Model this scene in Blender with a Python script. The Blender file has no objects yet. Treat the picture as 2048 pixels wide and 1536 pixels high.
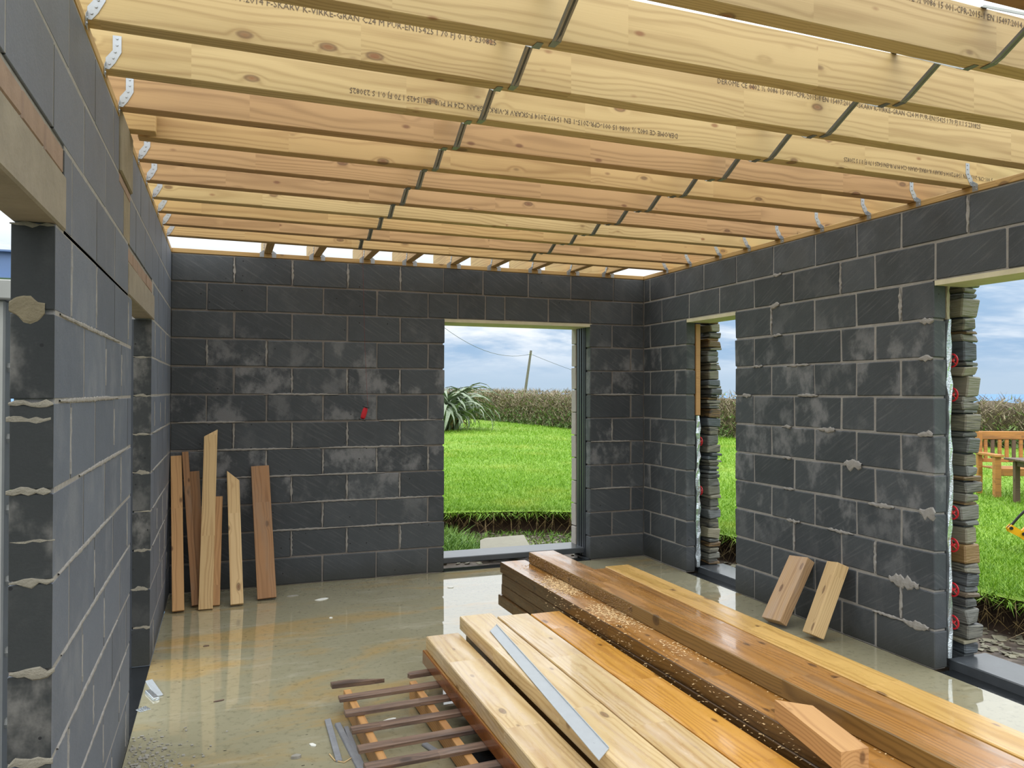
import bpy, bmesh, math, random
import numpy as np
from mathutils import Matrix, Vector
random.seed(7); rng = np.random.default_rng(7)
scn = bpy.context.scene; COL = scn.collection

# ------------------------------------------------------------------ camera, world, lights, exposure
H = 1.602; YAW, PIT, ROL, FPX = 0.3542, 0.0099, 0.002, 1551.9
cy, sy, cp, sp, cr, sr = math.cos(YAW), math.sin(YAW), math.cos(PIT), math.sin(PIT), math.cos(ROL), math.sin(ROL)
hx = Vector((cy, -sy, 0)); zv = Vector((-sy*sp, -cy*sp, cp)); fw = Vector((sy*cp, cy*cp, sp))
rt = hx*cr + zv*sr; up = zv*cr - hx*sr
cam = bpy.data.cameras.new('camera'); camo = bpy.data.objects.new('camera', cam); COL.objects.link(camo)
camo.matrix_world = Matrix(((rt.x, up.x, -fw.x, 0), (rt.y, up.y, -fw.y, 0), (rt.z, up.z, -fw.z, H), (0, 0, 0, 1)))
cam.sensor_width = 36; cam.lens = FPX*36/2048; cam.clip_start = .02; cam.clip_end = 20000
scn.camera = camo
scn.view_settings.view_transform = 'Standard'; scn.view_settings.look = 'None'
scn.view_settings.gamma = 1; scn.view_settings.use_curve_mapping = False
scn.view_settings.exposure = 0.0
SKY_HOR, SKY_ZEN = 1.0, 2.5
SUN_E, SUN_ANG = 0.45, 70

class NT:
    def __init__(s, tree): s.t = tree; s.n = tree.nodes; s.l = tree.links
    def new(s, typ, ins=None, **kw):
        nd = s.n.new(typ)
        for k, v in kw.items(): setattr(nd, k, v)
        for k, v in (ins or {}).items():
            if isinstance(v, bpy.types.NodeSocket): s.l.new(v, nd.inputs[k])
            else: nd.inputs[k].default_value = v
        return nd
    def math(s, op, a, b=0.0, c=0.0, clamp=False):
        nd = s.n.new('ShaderNodeMath'); nd.operation = op; nd.use_clamp = clamp
        for i, v in enumerate((a, b, c)):
            if isinstance(v, bpy.types.NodeSocket): s.l.new(v, nd.inputs[i])
            else: nd.inputs[i].default_value = v
        return nd.outputs[0]
    def vmul(s, v, sc):
        nd = s.n.new('ShaderNodeVectorMath'); nd.operation = 'MULTIPLY'; s.l.new(v, nd.inputs[0]); nd.inputs[1].default_value = sc
        return nd.outputs[0]
    def vadd(s, a, b):
        nd = s.n.new('ShaderNodeVectorMath'); nd.operation = 'ADD'; s.l.new(a, nd.inputs[0])
        if isinstance(b, bpy.types.NodeSocket): s.l.new(b, nd.inputs[1])
        else: nd.inputs[1].default_value = b
        return nd.outputs[0]
    def noise(s, v, scale, detail=3, rough=.55, dist=0.0):
        nd = s.new('ShaderNodeTexNoise', {'Scale': scale, 'Detail': detail, 'Roughness': rough, 'Distortion': dist}); s.l.new(v, nd.inputs['Vector']); return nd.outputs[0]
    def ramp(s, f, lo, hi):   # smooth step
        nd = s.n.new('ShaderNodeMapRange'); nd.interpolation_type = 'SMOOTHSTEP'; s.l.new(f, nd.inputs[0])
        nd.inputs[1].default_value = lo; nd.inputs[2].default_value = hi; return nd.outputs[0]
    def mix(s, f, a, b):
        nd = s.n.new('ShaderNodeMix'); nd.data_type = 'RGBA'
        for sock, v in ((nd.inputs[0], f), (nd.inputs[6], a), (nd.inputs[7], b)):
            if isinstance(v, bpy.types.NodeSocket): s.l.new(v, sock)
            else: sock.default_value = v if not isinstance(v, (tuple, list)) else (tuple(v)+(1,))[:4]
        return nd.outputs[2]
    def sep(s, v):
        nd = s.n.new('ShaderNodeSeparateXYZ'); s.l.new(v, nd.inputs[0]); return nd.outputs
    def comb(s, x, y, z):
        nd = s.n.new('ShaderNodeCombineXYZ')
        for i, v in enumerate((x, y, z)):
            if isinstance(v, bpy.types.NodeSocket): s.l.new(v, nd.inputs[i])
            else: nd.inputs[i].default_value = v
        return nd.outputs[0]

def srgb(r, g, b):
    f = lambda c: (c/255/12.92) if c/255 <= .04045 else ((c/255+.055)/1.055)**2.4
    return (f(r), f(g), f(b))

w = bpy.data.worlds.new('overcast_sky'); scn.world = w; w.use_nodes = True
t = NT(w.node_tree); t.n.clear()
d = t.new('ShaderNodeTexCoord').outputs['Generated']; dx, dy, dz = t.sep(d)
el = t.math('MAXIMUM', dz, 0.0)
proj = t.comb(t.math('DIVIDE', dx, t.math('ADD', el, .18)), t.math('DIVIDE', dy, t.math('ADD', el, .18)), t.math('MULTIPLY', el, 3.0))
n1 = t.noise(proj, 1.15, 6, .55, .3); n2 = t.noise(t.vadd(proj, (7, 3, 1)), 3.2, 4, .55)
cl = t.math('ADD', t.math('MULTIPLY', n1, .75), t.math('MULTIPLY', n2, .25))
cl = t.ramp(cl, .40, .60)
cl = t.math('MULTIPLY', cl, t.ramp(el, .005, .07))
cl = t.math('MAXIMUM', cl, t.ramp(el, .09, .20))
blue = t.mix(t.ramp(el, 0, .06), (.55, .70, .86), (.40, .59, .83))
skyc = t.mix(cl, blue, (.93, .97, 1.0))
strn = t.math('ADD', t.math('MULTIPLY', t.ramp(el, .06, .75), SKY_ZEN-SKY_HOR), SKY_HOR)
strn = t.math('MULTIPLY', strn, t.math('ADD', t.math('MULTIPLY', cl, .15), .95))
strn = t.math('MULTIPLY', strn, t.math('ADD', t.math('MULTIPLY', t.ramp(dz, -.02, 0.0), .85), .15))
bg = t.new('ShaderNodeBackground', {'Color': skyc, 'Strength': strn})
out = t.new('ShaderNodeOutputWorld'); t.l.new(bg.outputs[0], out.inputs[0])

sun = bpy.data.lights.new('veiled_sun', 'SUN'); sun.energy = SUN_E; sun.angle = math.radians(SUN_ANG); sun.color = (1, .97, .92)
suno = bpy.data.objects.new('veiled_sun', sun); COL.objects.link(suno)
suno.rotation_euler = Vector((0.35, 1.0, -0.75)).to_track_quat('-Z', 'Y').to_euler()

# ------------------------------------------------------------------ materials
def mat(name):
    m = bpy.data.materials.new(name); m.use_nodes = True
    t = NT(m.node_tree); b = t.n['Principled BSDF']; return m, t, b
def setb(t, b, **kw):
    for k, v in kw.items():
        k = k.replace('_', ' ')
        if isinstance(v, bpy.types.NodeSocket): t.l.new(v, b.inputs[k])
        else: b.inputs[k].default_value = (v+(1,)) if isinstance(v, tuple) and len(v) == 3 else v
def bump(t, b, h, strength=.3, dist=.01):
    nd = t.new('ShaderNodeBump', {'Strength': strength, 'Distance': dist, 'Height': h}); t.l.new(nd.outputs[0], b.inputs['Normal'])
def plain(name, col, rough=.6, metal=0.0, var=.25, nscale=12.0, bstr=0.15):
    m, t, b = mat(name); p = t.new('ShaderNodeTexCoord').outputs['Object']
    n = t.noise(p, nscale, 4)
    setb(t, b, Base_Color=t.mix(n, tuple(c*(1-var) for c in col), tuple(min(1, c*(1+var)) for c in col)), Roughness=rough, Metallic=metal)
    if bstr: bump(t, b, t.noise(p, nscale*5, 3), bstr, .004)
    return m

def wood(name, light, dark, knotc, rough=.45, freq=150.0, wet=0.0, weather=None, knots=.55, seg=1.25, coat=0.0):
    m, t, b = mat(name)
    tc = t.new('ShaderNodeTexCoord').outputs['Object']; rnd = t.new('ShaderNodeObjectInfo').outputs['Random']
    r1 = t.math('MULTIPLY', rnd, 61.7); r2 = t.math('FRACT', t.math('MULTIPLY', rnd, 17.31)); r3 = t.math('FRACT', t.math('MULTIPLY', rnd, 43.77))
    off = t.comb(r1, t.math('MULTIPLY', r2, 9.0), t.math('MULTIPLY', r3, 13.0))
    x, y, z = t.sep(tc)
    sx = t.math('FLOOR', t.math('MULTIPLY', t.math('ADD', x, r1), seg))
    wn0 = t.new('ShaderNodeTexWhiteNoise', noise_dimensions='1D'); t.l.new(t.math('ADD', sx, t.math('MULTIPLY', rnd, 311.0)), wn0.inputs['W'])
    sr, sg, sb = t.sep(wn0.outputs['Color'])
    p = t.vadd(tc, t.vadd(off, t.comb(t.math('MULTIPLY', sr, 7.0), t.math('MULTIPLY', sg, 5.0), t.math('MULTIPLY', sb, 3.0))))
    r2 = t.math('FRACT', t.math('ADD', r2, sg))
    wob = t.noise(t.vmul(p, (1.3, 5, 5)), 1.0, 2, .5)
    # knots
    kv = t.new('ShaderNodeTexVoronoi', {'Scale': 1.0, 'Randomness': 1.0}, feature='F1'); t.l.new(t.vmul(p, (4.2, 9.0, 5.0)), kv.inputs['Vector'])
    kd = kv.outputs['Distance']
    kcol = t.sep(kv.outputs['Color'])[0]
    kon = t.math('LESS_THAN', kcol, knots)
    kn = t.math('MULTIPLY', t.math('SUBTRACT', 1.0, t.ramp(kd, .05, .12)), kon)
    kh = t.math('MULTIPLY', t.math('SUBTRACT', 1.0, t.ramp(kd, .0, .30)), kon)
    yc = t.math('ADD', y, t.math('MULTIPLY', t.math('SUBTRACT', r2, .5), .10))
    zc = t.math('ADD', z, t.math('ADD', .045, t.math('MULTIPLY', r3, .06)))
    yy = t.math('ADD', yc, t.math('MULTIPLY', t.math('SUBTRACT', wob, .5), .10))
    rad = t.math('SQRT', t.math('ADD', t.math('MULTIPLY', yy, yy), t.math('MULTIPLY', zc, zc)))
    rad = t.math('ADD', rad, t.math('MULTIPLY', kh, .016))
    rad = t.math('ADD', rad, t.math('MULTIPLY', t.noise(t.vmul(p, (.7, 3, 3)), 1.0, 2), .05))
    ring = t.math('SINE', t.math('MULTIPLY', rad, freq*4.2))
    ring = t.math('POWER', t.math('ADD', t.math('MULTIPLY', ring, .5), .5), 2.2)
    fine = t.noise(t.vmul(p, (4, 240, 240)), 1.0, 2)
    big = t.noise(t.vmul(p, (1.1, 6, 6)), 1.0, 3)
    f = t.math('ADD', t.math('MULTIPLY', ring, .50), t.math('MULTIPLY', t.math('SUBTRACT', fine, .5), .5))
    f = t.math('ADD', f, t.math('MULTIPLY', t.math('SUBTRACT', big, .5), 1.1), clamp=True)
    col = t.mix(f, light, dark)
    col = t.mix(t.math('MULTIPLY', kh, .35), col, dark)
    rim = t.math('MULTIPLY', t.math('MULTIPLY', t.ramp(kd, .06, .11), t.math('SUBTRACT', 1.0, t.ramp(kd, .11, .16))), kon)
    col = t.mix(t.math('MULTIPLY', kn, .8), col, knotc)
    col = t.mix(t.math('MULTIPLY', rim, .6), col, tuple(c*.45 for c in knotc))
    # pin knots and short resin streaks
    kv2 = t.new('ShaderNodeTexVoronoi', {'Scale': 1.0, 'Randomness': 1.0}, feature='F1'); t.l.new(t.vmul(t.vadd(p, (5, 3, 8)), (6.0, 13.0, 8.0)), kv2.inputs['Vector'])
    k2 = t.math('MULTIPLY', t.math('SUBTRACT', 1.0, t.ramp(kv2.outputs['Distance'], .06, .17)), t.math('LESS_THAN', t.sep(kv2.outputs['Color'])[1], .26))
    col = t.mix(t.math('MULTIPLY', k2, .75), col, knotc)
    # tone differs from board to board
    hue = t.mix(sr, (1.02, 1.01, 1.0), (.95, .91, .85))
    mm = t.new('ShaderNodeMix', data_type='RGBA', blend_type='MULTIPLY'); mm.inputs[0].default_value = 1.0
    t.l.new(col, mm.inputs[6]); t.l.new(hue, mm.inputs[7]); col = mm.outputs[2]
    if weather:
        wm = t.ramp(t.noise(t.vmul(p, (2.2, 14, 14)), 1.0, 5, .65), .45, .68)
        col = t.mix(t.math('MULTIPLY', wm, weather[1]), col, weather[0])
    setb(t, b, Base_Color=col)
    if wet:
        wn = t.noise(t.vmul(p, (1.6, 7, 7)), 1.0, 4, .6)
        setb(t, b, Roughness=t.math('ADD', rough-wet*.5, t.math('MULTIPLY', t.ramp(wn, .4, .65), wet)))
        b.inputs['Coat Weight'].default_value = coat; t.l.new(t.math('ADD', .04, t.math('MULTIPLY', t.ramp(wn, .35, .65), .3)), b.inputs['Coat Roughness']); b.inputs['Coat IOR'].default_value = 1.4
    else: setb(t, b, Roughness=rough)
    bump(t, b, t.math('ADD', t.math('MULTIPLY', fine, .6), t.math('MULTIPLY', ring, .3)), .12, .003)
    return m

M = {}
KN = srgb(138, 84, 44)
M['joist'] = wood('pale_treated_pine', srgb(206, 182, 130), srgb(164, 134, 84), KN, .55, 120)
M['joist_pink'] = wood('pinkish_treated_pine', srgb(188, 152, 106), srgb(142, 108, 68), srgb(110, 66, 40), .55, 120)
M['joist_plain'] = wood('tan_treated_pine', srgb(198, 166, 112), srgb(154, 118, 70), srgb(112, 70, 40), .55, 120)
M['plate'] = wood('wall_plate_pine', srgb(186, 154, 100), srgb(146, 112, 66), srgb(96, 58, 30), .6, 120)
M['pale_wet'] = wood('pale_wet_pine', srgb(214, 188, 138), srgb(170, 128, 72), srgb(110, 70, 40), .42, 110, wet=.30, weather=(srgb(216, 194, 168), .6), coat=.7)
M['amber_wet'] = wood('amber_wet_pine', srgb(214, 158, 70), srgb(166, 108, 40), srgb(90, 48, 22), .36, 110, wet=.26, coat=.7)
M['golden_wet'] = wood('golden_wet_pine', srgb(210, 170, 96), srgb(170, 126, 58), srgb(96, 54, 26), .36, 110, wet=.26, coat=.6)
M['brown_wet'] = wood('brown_wet_pine', srgb(182, 130, 64), srgb(122, 80, 34), srgb(56, 30, 14), .34, 110, wet=.26, weather=(srgb(150, 122, 90), .4), coat=1.0)
M['dark_wet_shaded'] = wood('dark_wet_shaded_pine', srgb(100, 74, 42), srgb(60, 42, 22), srgb(40, 22, 10), .36, 110, wet=.24, coat=.4)  # dark wet boards, and board sides with shade put into the colour
M['red_wet'] = wood('red_brown_wet_pine', srgb(132, 78, 40), srgb(88, 48, 24), srgb(50, 24, 10), .36, 110, wet=.24, coat=.6)
M['olive_wet'] = wood('olive_wet_pine', srgb(138, 108, 60), srgb(84, 62, 30), srgb(50, 30, 14), .4, 150, wet=.2, coat=.5)
M['orange_dry'] = wood('orange_dry_pine', srgb(196, 152, 100), srgb(152, 106, 62), srgb(84, 48, 26), .6, 120)
M['brown_dry'] = wood('brown_weathered_pine', srgb(160, 118, 78), srgb(116, 80, 48), srgb(58, 34, 20), .65, 120, weather=(srgb(150, 124, 98), .5))
M['offcut'] = wood('weathered_offcut', srgb(196, 164, 126), srgb(146, 108, 76), srgb(96, 58, 36), .6, 120, weather=(srgb(186, 164, 146), .5))
M['offcut_pale'] = wood('pale_offcut', srgb(214, 184, 134), srgb(178, 138, 88), srgb(110, 66, 36), .6, 120)
M['pallet_slat'] = wood('dark_pallet_slat', srgb(128, 104, 88), srgb(78, 60, 50), srgb(48, 34, 28), .5, 110, wet=.2, weather=(srgb(56, 46, 44), .75), coat=.2)
M['pallet_bearer'] = wood('orange_pallet_bearer', srgb(190, 144, 90), srgb(146, 100, 56), srgb(90, 52, 26), .5, 110)
M['bench'] = wood('bench_hardwood', srgb(196, 138, 74), srgb(146, 92, 44), srgb(80, 46, 22), .5, 110, weather=(srgb(96, 72, 56), .5))
M['bench_dark'] = wood('weathered_dark_bench_slat', srgb(112, 92, 76), srgb(78, 60, 50), srgb(50, 36, 28), .5, 110)
M['table'] = wood('dark_table_wood', srgb(104, 84, 68), srgb(70, 54, 44), srgb(40, 30, 24), .5, 110)

def block_mat(name, lo, hi, effl, effl_col, rough=.62, streak=.3, wetfoot=True):
    m, t, b = mat(name)
    g = t.new('ShaderNodeNewGeometry').outputs['Position']; oc = t.new('ShaderNodeTexCoord').outputs['Object']
    rnd = t.new('ShaderNodeObjectInfo').outputs['Random']
    px, py, pz = t.sep(g)
    offv = t.comb(t.math('MULTIPLY', rnd, 37.0), t.math('MULTIPLY', rnd, 91.0), 0.0)
    q = t.vadd(oc, offv)
    base = t.math('ADD', t.math('MULTIPLY', rnd, .55), t.math('MULTIPLY', t.noise(q, 7, 4, .6), .6))
    grain = t.noise(g, 160, 2, .6)
    col = t.mix(t.math('SUBTRACT', base, .1, clamp=True), lo, hi)
    # pale sawn streaks running diagonally
    ox, oy, oz = t.sep(q)
    sv = t.comb(t.math('ADD', t.math('MULTIPLY', t.math('ADD', ox, oy), 3.0), t.math('MULTIPLY', oz, -2.2)), t.math('ADD', t.math('MULTIPLY', t.math('ADD', ox, oy), 36.0), t.math('MULTIPLY', oz, 58.0)), 0.0)
    st = t.ramp(t.noise(sv, 1.0, 3, .6), .5, .8)
    col = t.mix(t.math('MULTIPLY', st, streak), col, effl_col)
    # drying/efflorescence blooms
    e = t.noise(t.vadd(t.vmul(q, (5.5, 5.5, 4.2)), (3, 1, 2)), 1.0, 5, .62)
    hgt = t.math('MULTIPLY', t.ramp(pz, .35, .9), t.math('SUBTRACT', 1.0, t.ramp(pz, 1.75, 2.25)))
    e = t.math('MULTIPLY', t.ramp(e, .47, .66), t.math('ADD', t.math('MULTIPLY', hgt, .85), .15))
    e = t.math('MULTIPLY', e, t.ramp(t.math('FRACT', t.math('MULTIPLY', rnd, 7.77)), .08, .6))
    col = t.mix(t.math('MULTIPLY', e, effl), col, effl_col)
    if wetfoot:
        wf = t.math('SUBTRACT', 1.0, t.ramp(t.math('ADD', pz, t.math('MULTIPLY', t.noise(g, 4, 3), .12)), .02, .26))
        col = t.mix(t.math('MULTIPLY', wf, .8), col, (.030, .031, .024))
    pit = t.new('ShaderNodeTexVoronoi', {'Scale': 16.0}); t.l.new(g, pit.inputs['Vector'])
    pitm = t.math('MULTIPLY', t.math('LESS_THAN', pit.outputs['Distance'], .085), t.math('LESS_THAN', t.sep(pit.outputs['Color'])[0], .30))
    col = t.mix(pitm, col, (.008, .008, .009))
    gm = t.new('ShaderNodeMix', data_type='RGBA', blend_type='MULTIPLY'); gm.inputs[0].default_value = .35
    t.l.new(col, gm.inputs[6]); t.l.new(t.mix(grain, (.55, .55, .55), (1.4, 1.4, 1.4)), gm.inputs[7])
    setb(t, b, Base_Color=gm.outputs[2], Roughness=rough)
    hgt2 = t.math('SUBTRACT', t.math('ADD', t.math('MULTIPLY', grain, .5), t.math('MULTIPLY', t.noise(g, 45, 3), .5)), t.math('MULTIPLY', pitm, 1.5))
    bump(t, b, hgt2, .35, .004)
    return m
M['block'] = block_mat('dark_concrete_block', (.038, .044, .050), (.080, .089, .098), .85, (.22, .22, .225))
M['block_left'] = block_mat('sheen_tinted_concrete_block', (.105, .120, .152), (.170, .192, .236), .4, (.26, .27, .29), rough=.6, streak=.12)  # same block; skylight sheen put into a lighter, bluer base colour
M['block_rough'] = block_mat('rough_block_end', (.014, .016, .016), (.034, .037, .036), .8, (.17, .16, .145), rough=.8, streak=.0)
M['block_tan'] = plain('tan_concrete', srgb(138, 126, 104), .8, 0, .3, 14, .4)
M['brick'] = plain('pale_orange_brick', srgb(150, 126, 108), .85, 0, .3, 14, .4)
M['lintel'] = plain('board_marked_concrete', srgb(142, 132, 116), .85, 0, .3, 9, .5)
M['mortar'] = plain('grey_mortar', srgb(150, 146, 140), .9, 0, .3, 20, .6)
M['mortar_dark'] = plain('brown_grey_mortar', srgb(126, 120, 114), .9, 0, .3, 20, .6)
M['head'] = plain('cream_lintel_soffit', srgb(206, 198, 168), .7, 0, .2, 10, .2)
M['steel'] = plain('galvanised_steel', srgb(176, 182, 188), .42, .8, .15, 30, .05)
M['strut'] = plain('dull_galvanised_steel', srgb(146, 148, 142), .38, .6, .2, 30, .05)
M['zinc'] = plain('pale_grey_metal', srgb(186, 192, 196), .42, .25, .08, 25, .05)
M['ink'] = plain('grey_stamp_ink', srgb(104, 90, 72), .7, 0, .2, 90, 0)
M['foil'] = plain('crinkled_silver_foil', srgb(214, 222, 226), .22, .8, .2, 18, 1.0)
M['foam'] = plain('pale_foam_edge', srgb(176, 168, 140), .8, 0, .2, 20, .3)
M['red'] = plain('red_plastic', srgb(190, 22, 34), .4, 0, .1, 20, 0)
M['redcord'] = plain('red_line_cord', srgb(196, 30, 44), .7, 0, .2, 300, .4)
M['dullcord'] = plain('dull_red_cord', srgb(120, 44, 40), .8, 0, .2, 300, .0)
M['black'] = plain('black_plastic', (.012, .012, .013), .4, 0, .2, 20, 0)
M['dpc'] = plain('black_membrane', (.016, .018, .020), .16, 0, .3, 9, .4)
M['slate'] = plain('wet_dark_slate', (.066, .074, .082), .30, 0, .35, 7, .25)
M['slate'].node_tree.nodes['Principled BSDF'].inputs['Coat Weight'].default_value = .3
M['slate'].node_tree.nodes['Principled BSDF'].inputs['Coat Roughness'].default_value = .12
M['profile'] = plain('dark_grey_plastic_profile', srgb(58, 62, 68), .35, 0, .08, 20, 0)
M['pale_block'] = plain('pale_grey_block', srgb(172, 166, 158), .85, 0, .15, 14, .3)
M['paving'] = plain('pale_concrete_slab', srgb(158, 154, 138), .8, 0, .12, 14, .3)
M['soil'] = plain('dark_soil', srgb(58, 42, 30), .95, 0, .6, 9, 1.0)
M['prop'] = plain('weathered_grey_steel', srgb(176, 176, 170), .5, .1, .2, 10, .1)
M['blue'] = plain('blue_paint', srgb(104, 132, 176), .5, 0, .1, 6, 0)
M['yellow'] = plain('yellow_plastic', srgb(240, 172, 18), .35, 0, .08, 6, 0)
M['pole'] = plain('grey_pole_timber', srgb(112, 106, 98), .8, 0, .2, 3, 0)
M['white'] = plain('white_scrap', srgb(232, 232, 224), .5, 0, .05, 20, 0)
M['crumb'] = plain('pale_mortar_crumb', srgb(150, 146, 136), .85, 0, .3, 25, .3)
M['ash'] = plain('grey_splintered_timber', srgb(138, 140, 144), .5, 0, .35, 16, .3)
M['shaving'] = plain('pale_wood_shaving', srgb(226, 192, 140), .7, 0, .15, 60, 0)

def stone_mat():
    m, t, b = mat('split_slate_stone'); oc = t.new('ShaderNodeTexCoord').outputs['Object']; rnd = t.new('ShaderNodeObjectInfo').outputs['Random']
    q = t.vadd(oc, t.comb(t.math('MULTIPLY', rnd, 31.0), t.math('MULTIPLY', rnd, 17.0), 0.0))
    lay = t.noise(t.vmul(q, (9, 9, 120)), 1.0, 3, .6)
    r2 = t.math('FRACT', t.math('MULTIPLY', rnd, 23.7))
    base = t.mix(r2, srgb(92, 100, 106), srgb(146, 140, 116))
    base = t.mix(t.ramp(rnd, .72, .9), base, srgb(140, 112, 70))
    col = t.mix(t.math('MULTIPLY', t.ramp(lay, .35, .7), t.ramp(t.math('FRACT', t.math('MULTIPLY', rnd, 5.3)), .15, .9)), base, (.035, .037, .038))
    setb(t, b, Base_Color=col, Roughness=.5); bump(t, b, lay, .8, .012); return m
M['stone'] = stone_mat()

def floor_mat():
    m, t, b = mat('wet_concrete_screed'); g = t.new('ShaderNodeNewGeometry').outputs['Position']
    a = t.noise(g, 1.6, 6, .6); c = t.noise(t.vmul(t.vadd(g, (4, 9, 0)), (.7, 1.9, 1)), 1.0, 5, .6, .6); f = t.noise(g, 26, 4, .65)
    col = t.mix(a, srgb(142, 136, 108), srgb(170, 164, 136))
    sand = t.ramp(c, .50, .66)
    col = t.mix(t.math('MULTIPLY', sand, .7), col, srgb(180, 150, 92))
    col = t.mix(t.math('MULTIPLY', t.ramp(f, .5, .75), .45), col, srgb(98, 92, 72))
    wst = t.noise(t.vmul(t.vadd(g, (1, 5, 0)), (1.6, 5.5, 1)), 1.0, 6, .7)
    col = t.mix(t.math('MULTIPLY', t.ramp(wst, .52, .72), .5), col, srgb(188, 184, 164))
    speck = t.new('ShaderNodeTexVoronoi', {'Scale': 9.0}); t.l.new(t.vmul(g, (1, 2.2, 1)), speck.inputs['Vector'])
    sm = t.math('MULTIPLY', t.math('LESS_THAN', speck.outputs['Distance'], .07), t.math('LESS_THAN', t.sep(speck.outputs['Color'])[1], .3))
    col = t.mix(sm, col, srgb(66, 62, 50))
    px, py, pz = t.sep(g)
    # the strip along the right wall and the back right corner is only damp, the rest stands under a film of water
    damp = t.math('MULTIPLY', t.ramp(t.math('ADD', px, t.math('MULTIPLY', t.noise(g, 1.3, 3), .5)), 3.2, 3.9), t.ramp(t.noise(t.vadd(g, (2, 2, 0)), 1.1, 3), .42, .58))
    setb(t, b, Base_Color=col, Roughness=t.math('ADD', .035, t.math('MULTIPLY', damp, .25)), IOR=1.36)
    b.inputs['Coat Weight'].default_value = 1.0; b.inputs['Coat Roughness'].default_value = .02; b.inputs['Coat IOR'].default_value = 1.42
    h = t.noise(t.vmul(g, (2.2, 7, 1)), 1.0, 2)
    nd = t.new('ShaderNodeBump', {'Strength': .05, 'Distance': .01, 'Height': h}); t.l.new(nd.outputs[0], b.inputs['Normal']); t.l.new(nd.outputs[0], b.inputs['Coat Normal'])
    return m
M['floor'] = floor_mat()

def lawn_mat():
    m, t, b = mat('lawn_grass'); g = t.new('ShaderNodeNewGeometry').outputs['Position']
    a = t.noise(g, .45, 5, .6); f = t.noise(t.vmul(g, (1, 1, .2)), 9, 4, .7)
    col = t.mix(a, srgb(108, 150, 28), srgb(148, 178, 50)); col = t.mix(t.math('MULTIPLY', t.ramp(f, .35, .7), .6), col, srgb(80, 116, 32))
    setb(t, b, Base_Color=col, Roughness=.8); bump(t, b, f, .7, .05); return m
M['lawn'] = lawn_mat()
def blade_mat(name, c1, c2, c3):
    m, t, b = mat(name); g = t.new('ShaderNodeNewGeometry').outputs['Position']
    a = t.noise(g, .8, 4); r = t.noise(g, 45, 2)
    col = t.mix(t.ramp(r, .3, .7), c1, c2); col = t.mix(t.math('MULTIPLY', t.ramp(a, .5, .75), .7), col, c3)
    setb(t, b, Base_Color=col, Roughness=.55); return m
M['blade'] = blade_mat('grass_blades', srgb(92, 140, 20), srgb(142, 180, 44), srgb(168, 180, 68))
M['root'] = blade_mat('dry_roots', srgb(126, 104, 66), srgb(164, 140, 92), srgb(96, 74, 46))
M['hedge_twig'] = blade_mat('bare_hedge_twigs', srgb(126, 112, 88), srgb(160, 146, 116), srgb(108, 88, 68))
M['hedge_leaf'] = blade_mat('green_hedge_leaves', srgb(74, 104, 52), srgb(118, 144, 72), srgb(140, 144, 86))
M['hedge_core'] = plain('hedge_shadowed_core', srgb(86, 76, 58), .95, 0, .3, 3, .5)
M['weed'] = blade_mat('weed_leaves', srgb(66, 112, 28), srgb(128, 166, 56), srgb(150, 156, 70))
M['flax'] = blade_mat('flax_leaf', srgb(98, 116, 92), srgb(150, 162, 134), srgb(126, 120, 92))
def gravel_mat():
    m, t, b = mat('wet_shale_ground'); g = t.new('ShaderNodeNewGeometry').outputs['Position']
    v = t.new('ShaderNodeTexVoronoi', {'Scale': 14.0}); t.l.new(t.vmul(g, (1, 1.5, 1)), v.inputs['Vector'])
    n = t.noise(g, 1.1, 4); col = t.mix(t.sep(v.outputs['Color'])[0], srgb(66, 54, 44), srgb(118, 106, 94))
    col = t.mix(t.ramp(n, .45, .6), col, srgb(74, 60, 44)); setb(t, b, Base_Color=col, Roughness=.6); bump(t, b, v.outputs['Distance'], .8, .03); return m
M['gravel'] = gravel_mat()
M['sea'] = plain('grey_blue_sea', srgb(116, 146, 178), .9, 0, .05, .01, 0)
M['sea'].node_tree.nodes['Principled BSDF'].inputs['Specular IOR Level'].default_value = 0.0
M['jamb_mortar'] = plain('dull_jamb_mortar', srgb(128, 122, 108), .9, 0, .4, 40, .7)
M['stain'] = plain('tan_mortar_stain', srgb(116, 106, 84), .9, 0, .35, 30, .6)

# ------------------------------------------------------------------ mesh helpers
def mk(name, verts, faces, m=None, smooth=False):
    me = bpy.data.meshes.new(name); me.from_pydata([tuple(v) for v in verts], [], faces); me.update()
    if m: me.materials.append(m)
    if smooth:
        for p in me.polygons: p.use_smooth = True
    return me
def obj(name, me, parent=None, mtx=None, loc=None):
    o = bpy.data.objects.new(name, me); COL.objects.link(o)
    if parent is not None: o.parent = parent
    if mtx is not None: o.matrix_local = mtx
    elif loc is not None: o.location = loc
    return o
def tag(o, label=None, cat=None, group=None, kind=None):
    for k, v in (('label', label), ('category', cat), ('group', group), ('kind', kind)):
        if v: o[k] = v
    return o
def empty(name, label, cat, loc=(0, 0, 0), group=None, mtx=None):
    o = bpy.data.objects.new(name, None); COL.objects.link(o); o.empty_display_size = .1
    if mtx is not None: o.matrix_world = mtx
    else: o.location = loc
    return tag(o, label, cat, group)
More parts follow.
